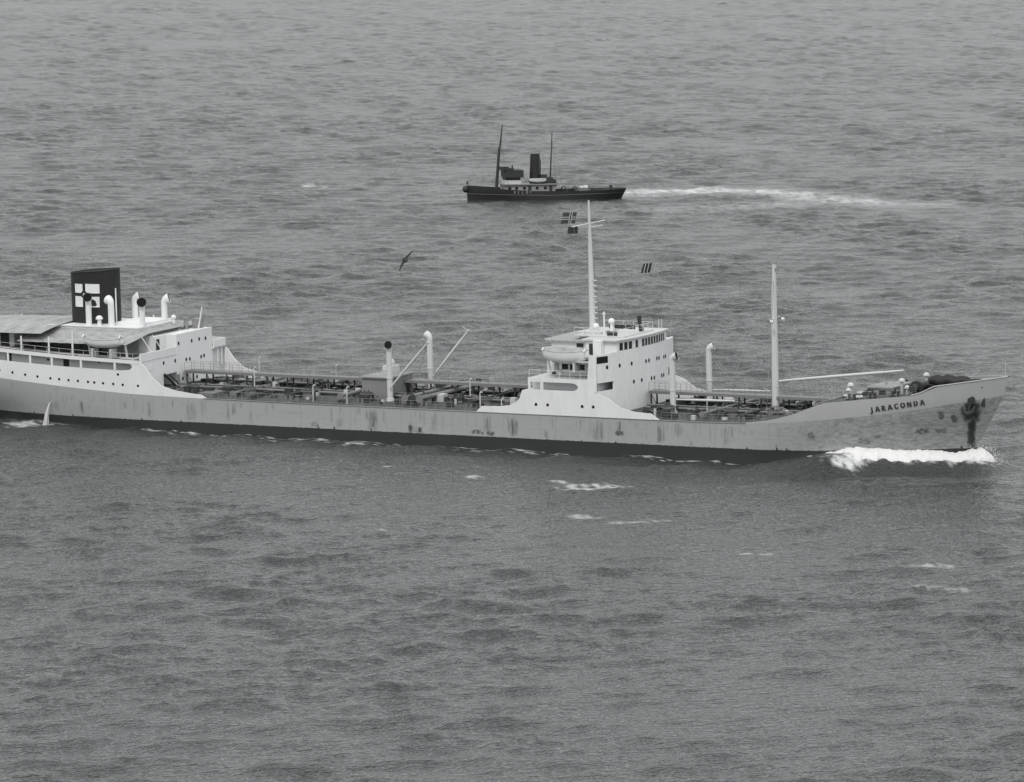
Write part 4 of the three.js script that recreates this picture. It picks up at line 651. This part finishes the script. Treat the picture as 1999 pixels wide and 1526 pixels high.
  for (const s of [1, -1]) { // wedge strips beside the fan
    const X = (dd) => s * (26 + dd * .105), pg = new THREE.BufferGeometry(), A = [[X(330), -330], [s * 30000, -330], [s * 30000, -4300], [X(4300), -4300]], pp = new Float32Array(12), c = new Float32Array(12), u = new Float32Array(8), nn = new Float32Array(12);
    A.forEach(([x, z], i) => { pp.set([x, -.15, z], i * 3); c.set([0.044, 0.048, 0.049], i * 3); u.set([x / 10, z / 10], i * 2); nn.set([0, 1, 0], i * 3); });
    pg.setAttribute('position', new THREE.BufferAttribute(pp, 3)); pg.setAttribute('normal', new THREE.BufferAttribute(nn, 3)); pg.setAttribute('uv', new THREE.BufferAttribute(u, 2)); pg.setAttribute('color', new THREE.BufferAttribute(c, 3)); pg.setIndex(s > 0 ? [0, 1, 2, 0, 2, 3] : [0, 2, 1, 0, 3, 2]); far.push(pg);
  }
  const ow = new THREE.Mesh(mergeGeometries(far), waterMat); ow.name = 'open_water'; ow.receiveShadow = true; scene.add(ow); tag(ow, 'open water stretching away to the horizon all round', 'water', null, 'structure');
  console.log('sea rows', zs.length, 'verts', pos.length / 3);
}
{ // the curl of foam round the bow: a soft rounded sheet that leaves the plating, with loose spray at the stem
  const path = []; // [x, z, outward x, outward z, width]
  const wide = lut([[46, .12], [53, .45], [56, 1.0], [58, 2.4], [60, 4.4], [62, 4.8], [66, 3.6], [72, 2.4], [75, 2.2]]);
  for (let x = 50; x < 72.6; x += .06) { const z = hbw(x), sl = (hbw(x + .1) - hbw(x - .1)) / .2, L = Math.hypot(sl, 1); path.push([x, z, -sl / L, 1 / L, wide(x)]); }
  const s0 = path[path.length - 1], a0 = Math.atan2(s0[3], s0[2]);
  for (let k = 1; k <= 60; k++) { const t = k / 60, a = a0 * (1 - 2 * t); path.push([72.6 + .5 * Math.sin(Math.PI * t), s0[1] * (1 - 2 * t), Math.cos(a), Math.sin(a), 2.3]); }
  for (let x = 72.6; x > 58; x -= .12) { const z = hbw(x), sl = (hbw(x + .1) - hbw(x - .1)) / .2, L = Math.hypot(sl, 1); path.push([x, -z, -sl / L, -1 / L, wide(x) * .8]); }
  const nu = path.length - 1, nv = 44;
  const g = grid(nu, nv, (u, v) => {
    const [x, z, ox, oz, w0] = path[Math.round(u * nu)], n = P.noise(x * .33, 3, 11) + .5 * P.noise(x * .8, 5, 2), n2 = fbm(x * 1.7, z * .6, 17), w = w0 * (1 + .38 * n + .05 * n2);
    const d = -.25 + (w + .25) * v, px = x + ox * d, pz = z + oz * d, X = SHIP.x + px * cY - pz * sY, Z = SHIP.z + px * sY + pz * cY, h = seaAt(X, Z)[0];
    const body = Math.pow(Math.sin(Math.PI * clamp(v * .86 + .14)), .7), lump = fbm(px * .9, pz * .9, 23) * .5 + fbm(px * 3, pz * 3, 29) * .22 + fbm(px * 8, pz * 8, 37) * .08;
    const th = smooth(.2, 3, w0) * .36 + .08, stem = .5 * smooth(70.5, 72.6, x);
    return [X, h + th * body * (1 + .9 * lump) + stem * body * (1 - v) * 1.6 - .25 * smooth(.9, 1, v), Z, px, pz];
  });
  const f = mesh('bow_wave_foam', g, new THREE.MeshStandardMaterial({ color: flat(.74), roughness: 1, side: THREE.DoubleSide }), scene); tag(f, 'white foam curling away from the tanker bow', 'foam', null, 'stuff');
  const gs = [], base = new THREE.IcosahedronGeometry(1, 0);
  for (let i = 0; i < 500; i++) { const t = Math.pow(rnd(), 2.2), k = rr(-1, 1), x = 72.8 + rr(0, 3.6) * (1 - .5 * t), z = k * 2.6, X = SHIP.x + x * cY - z * sY, Z = SHIP.z + x * sY + z * cY, r = rr(.015, .05); gs.push(base.clone().scale(r * 1.3, r, r).translate(X, seaAt(X, Z)[0] + .2 + 2.0 * t * (1 - Math.abs(x - 73.8) / 4), Z)); }
  const sp = mesh('bow_spray', gs, f.material, scene); tag(sp, 'drops of spray thrown up at the tanker stem', 'spray', null, 'stuff');
}
{ // water pouring from a side outlet near the stern
  const x = -58.3, z = hb(x, 3.6), strands = [];
  for (let k = 0; k < 26; k++) { const pts = [], rad = [], sp = rr(-1, 1), out = rr(.6, 1.25), r0 = rr(.02, .055), ph = rnd() * 6; for (let i = 0; i <= 10; i++) { const t = i / 10; pts.push(V(x - .55 * t + sp * .42 * t * t + .03 * Math.sin(i * 1.7 + ph), 3.7 - 3.5 * t * t - .35 * t, z + .08 + out * t)); rad.push(r0 * (1 + .9 * t)); } strands.push(sweep(pts, rad, 6)); }
  const g = onShip('discharge_stream', 0, 0, 0); stuff(mesh('water_jet', strands, new THREE.MeshStandardMaterial({ color: flat(.6), roughness: .8 }), g)); tag(g, 'white stream of water pouring from the tanker side near the stern', 'water stream');
}
{ // a seabird banking over the water between the camera and the tanker
  const b = new THREE.Group(); b.name = numbered('seabird'); scene.add(b); b.position.set(-6.86, 51.8, -380);
  const span = 1.62, g = grid(48, 14, (u, v) => { const s = u * 2 - 1, a = v * 2 * Math.PI, e = Math.abs(s), body = Math.exp(-Math.pow(e / .11, 2)), c = (.15 * Math.pow(1 - e, .55) + .012) + .17 * body, t = .02 * (1 - e) + .008 + .06 * body; return [s * span / 2, t * Math.sin(a) - .09 * e * e + .03 * e, c * Math.cos(a) + .12 * e * e + .05 * body]; });
  mesh('body', g, paint(.03, .9, null, DK), b); b.rotation.set(.62, .1, .96, 'ZYX');
  tag(b, 'dark seabird banking in flight left of the main mast', 'bird');
}
renderer.render(scene, camera);
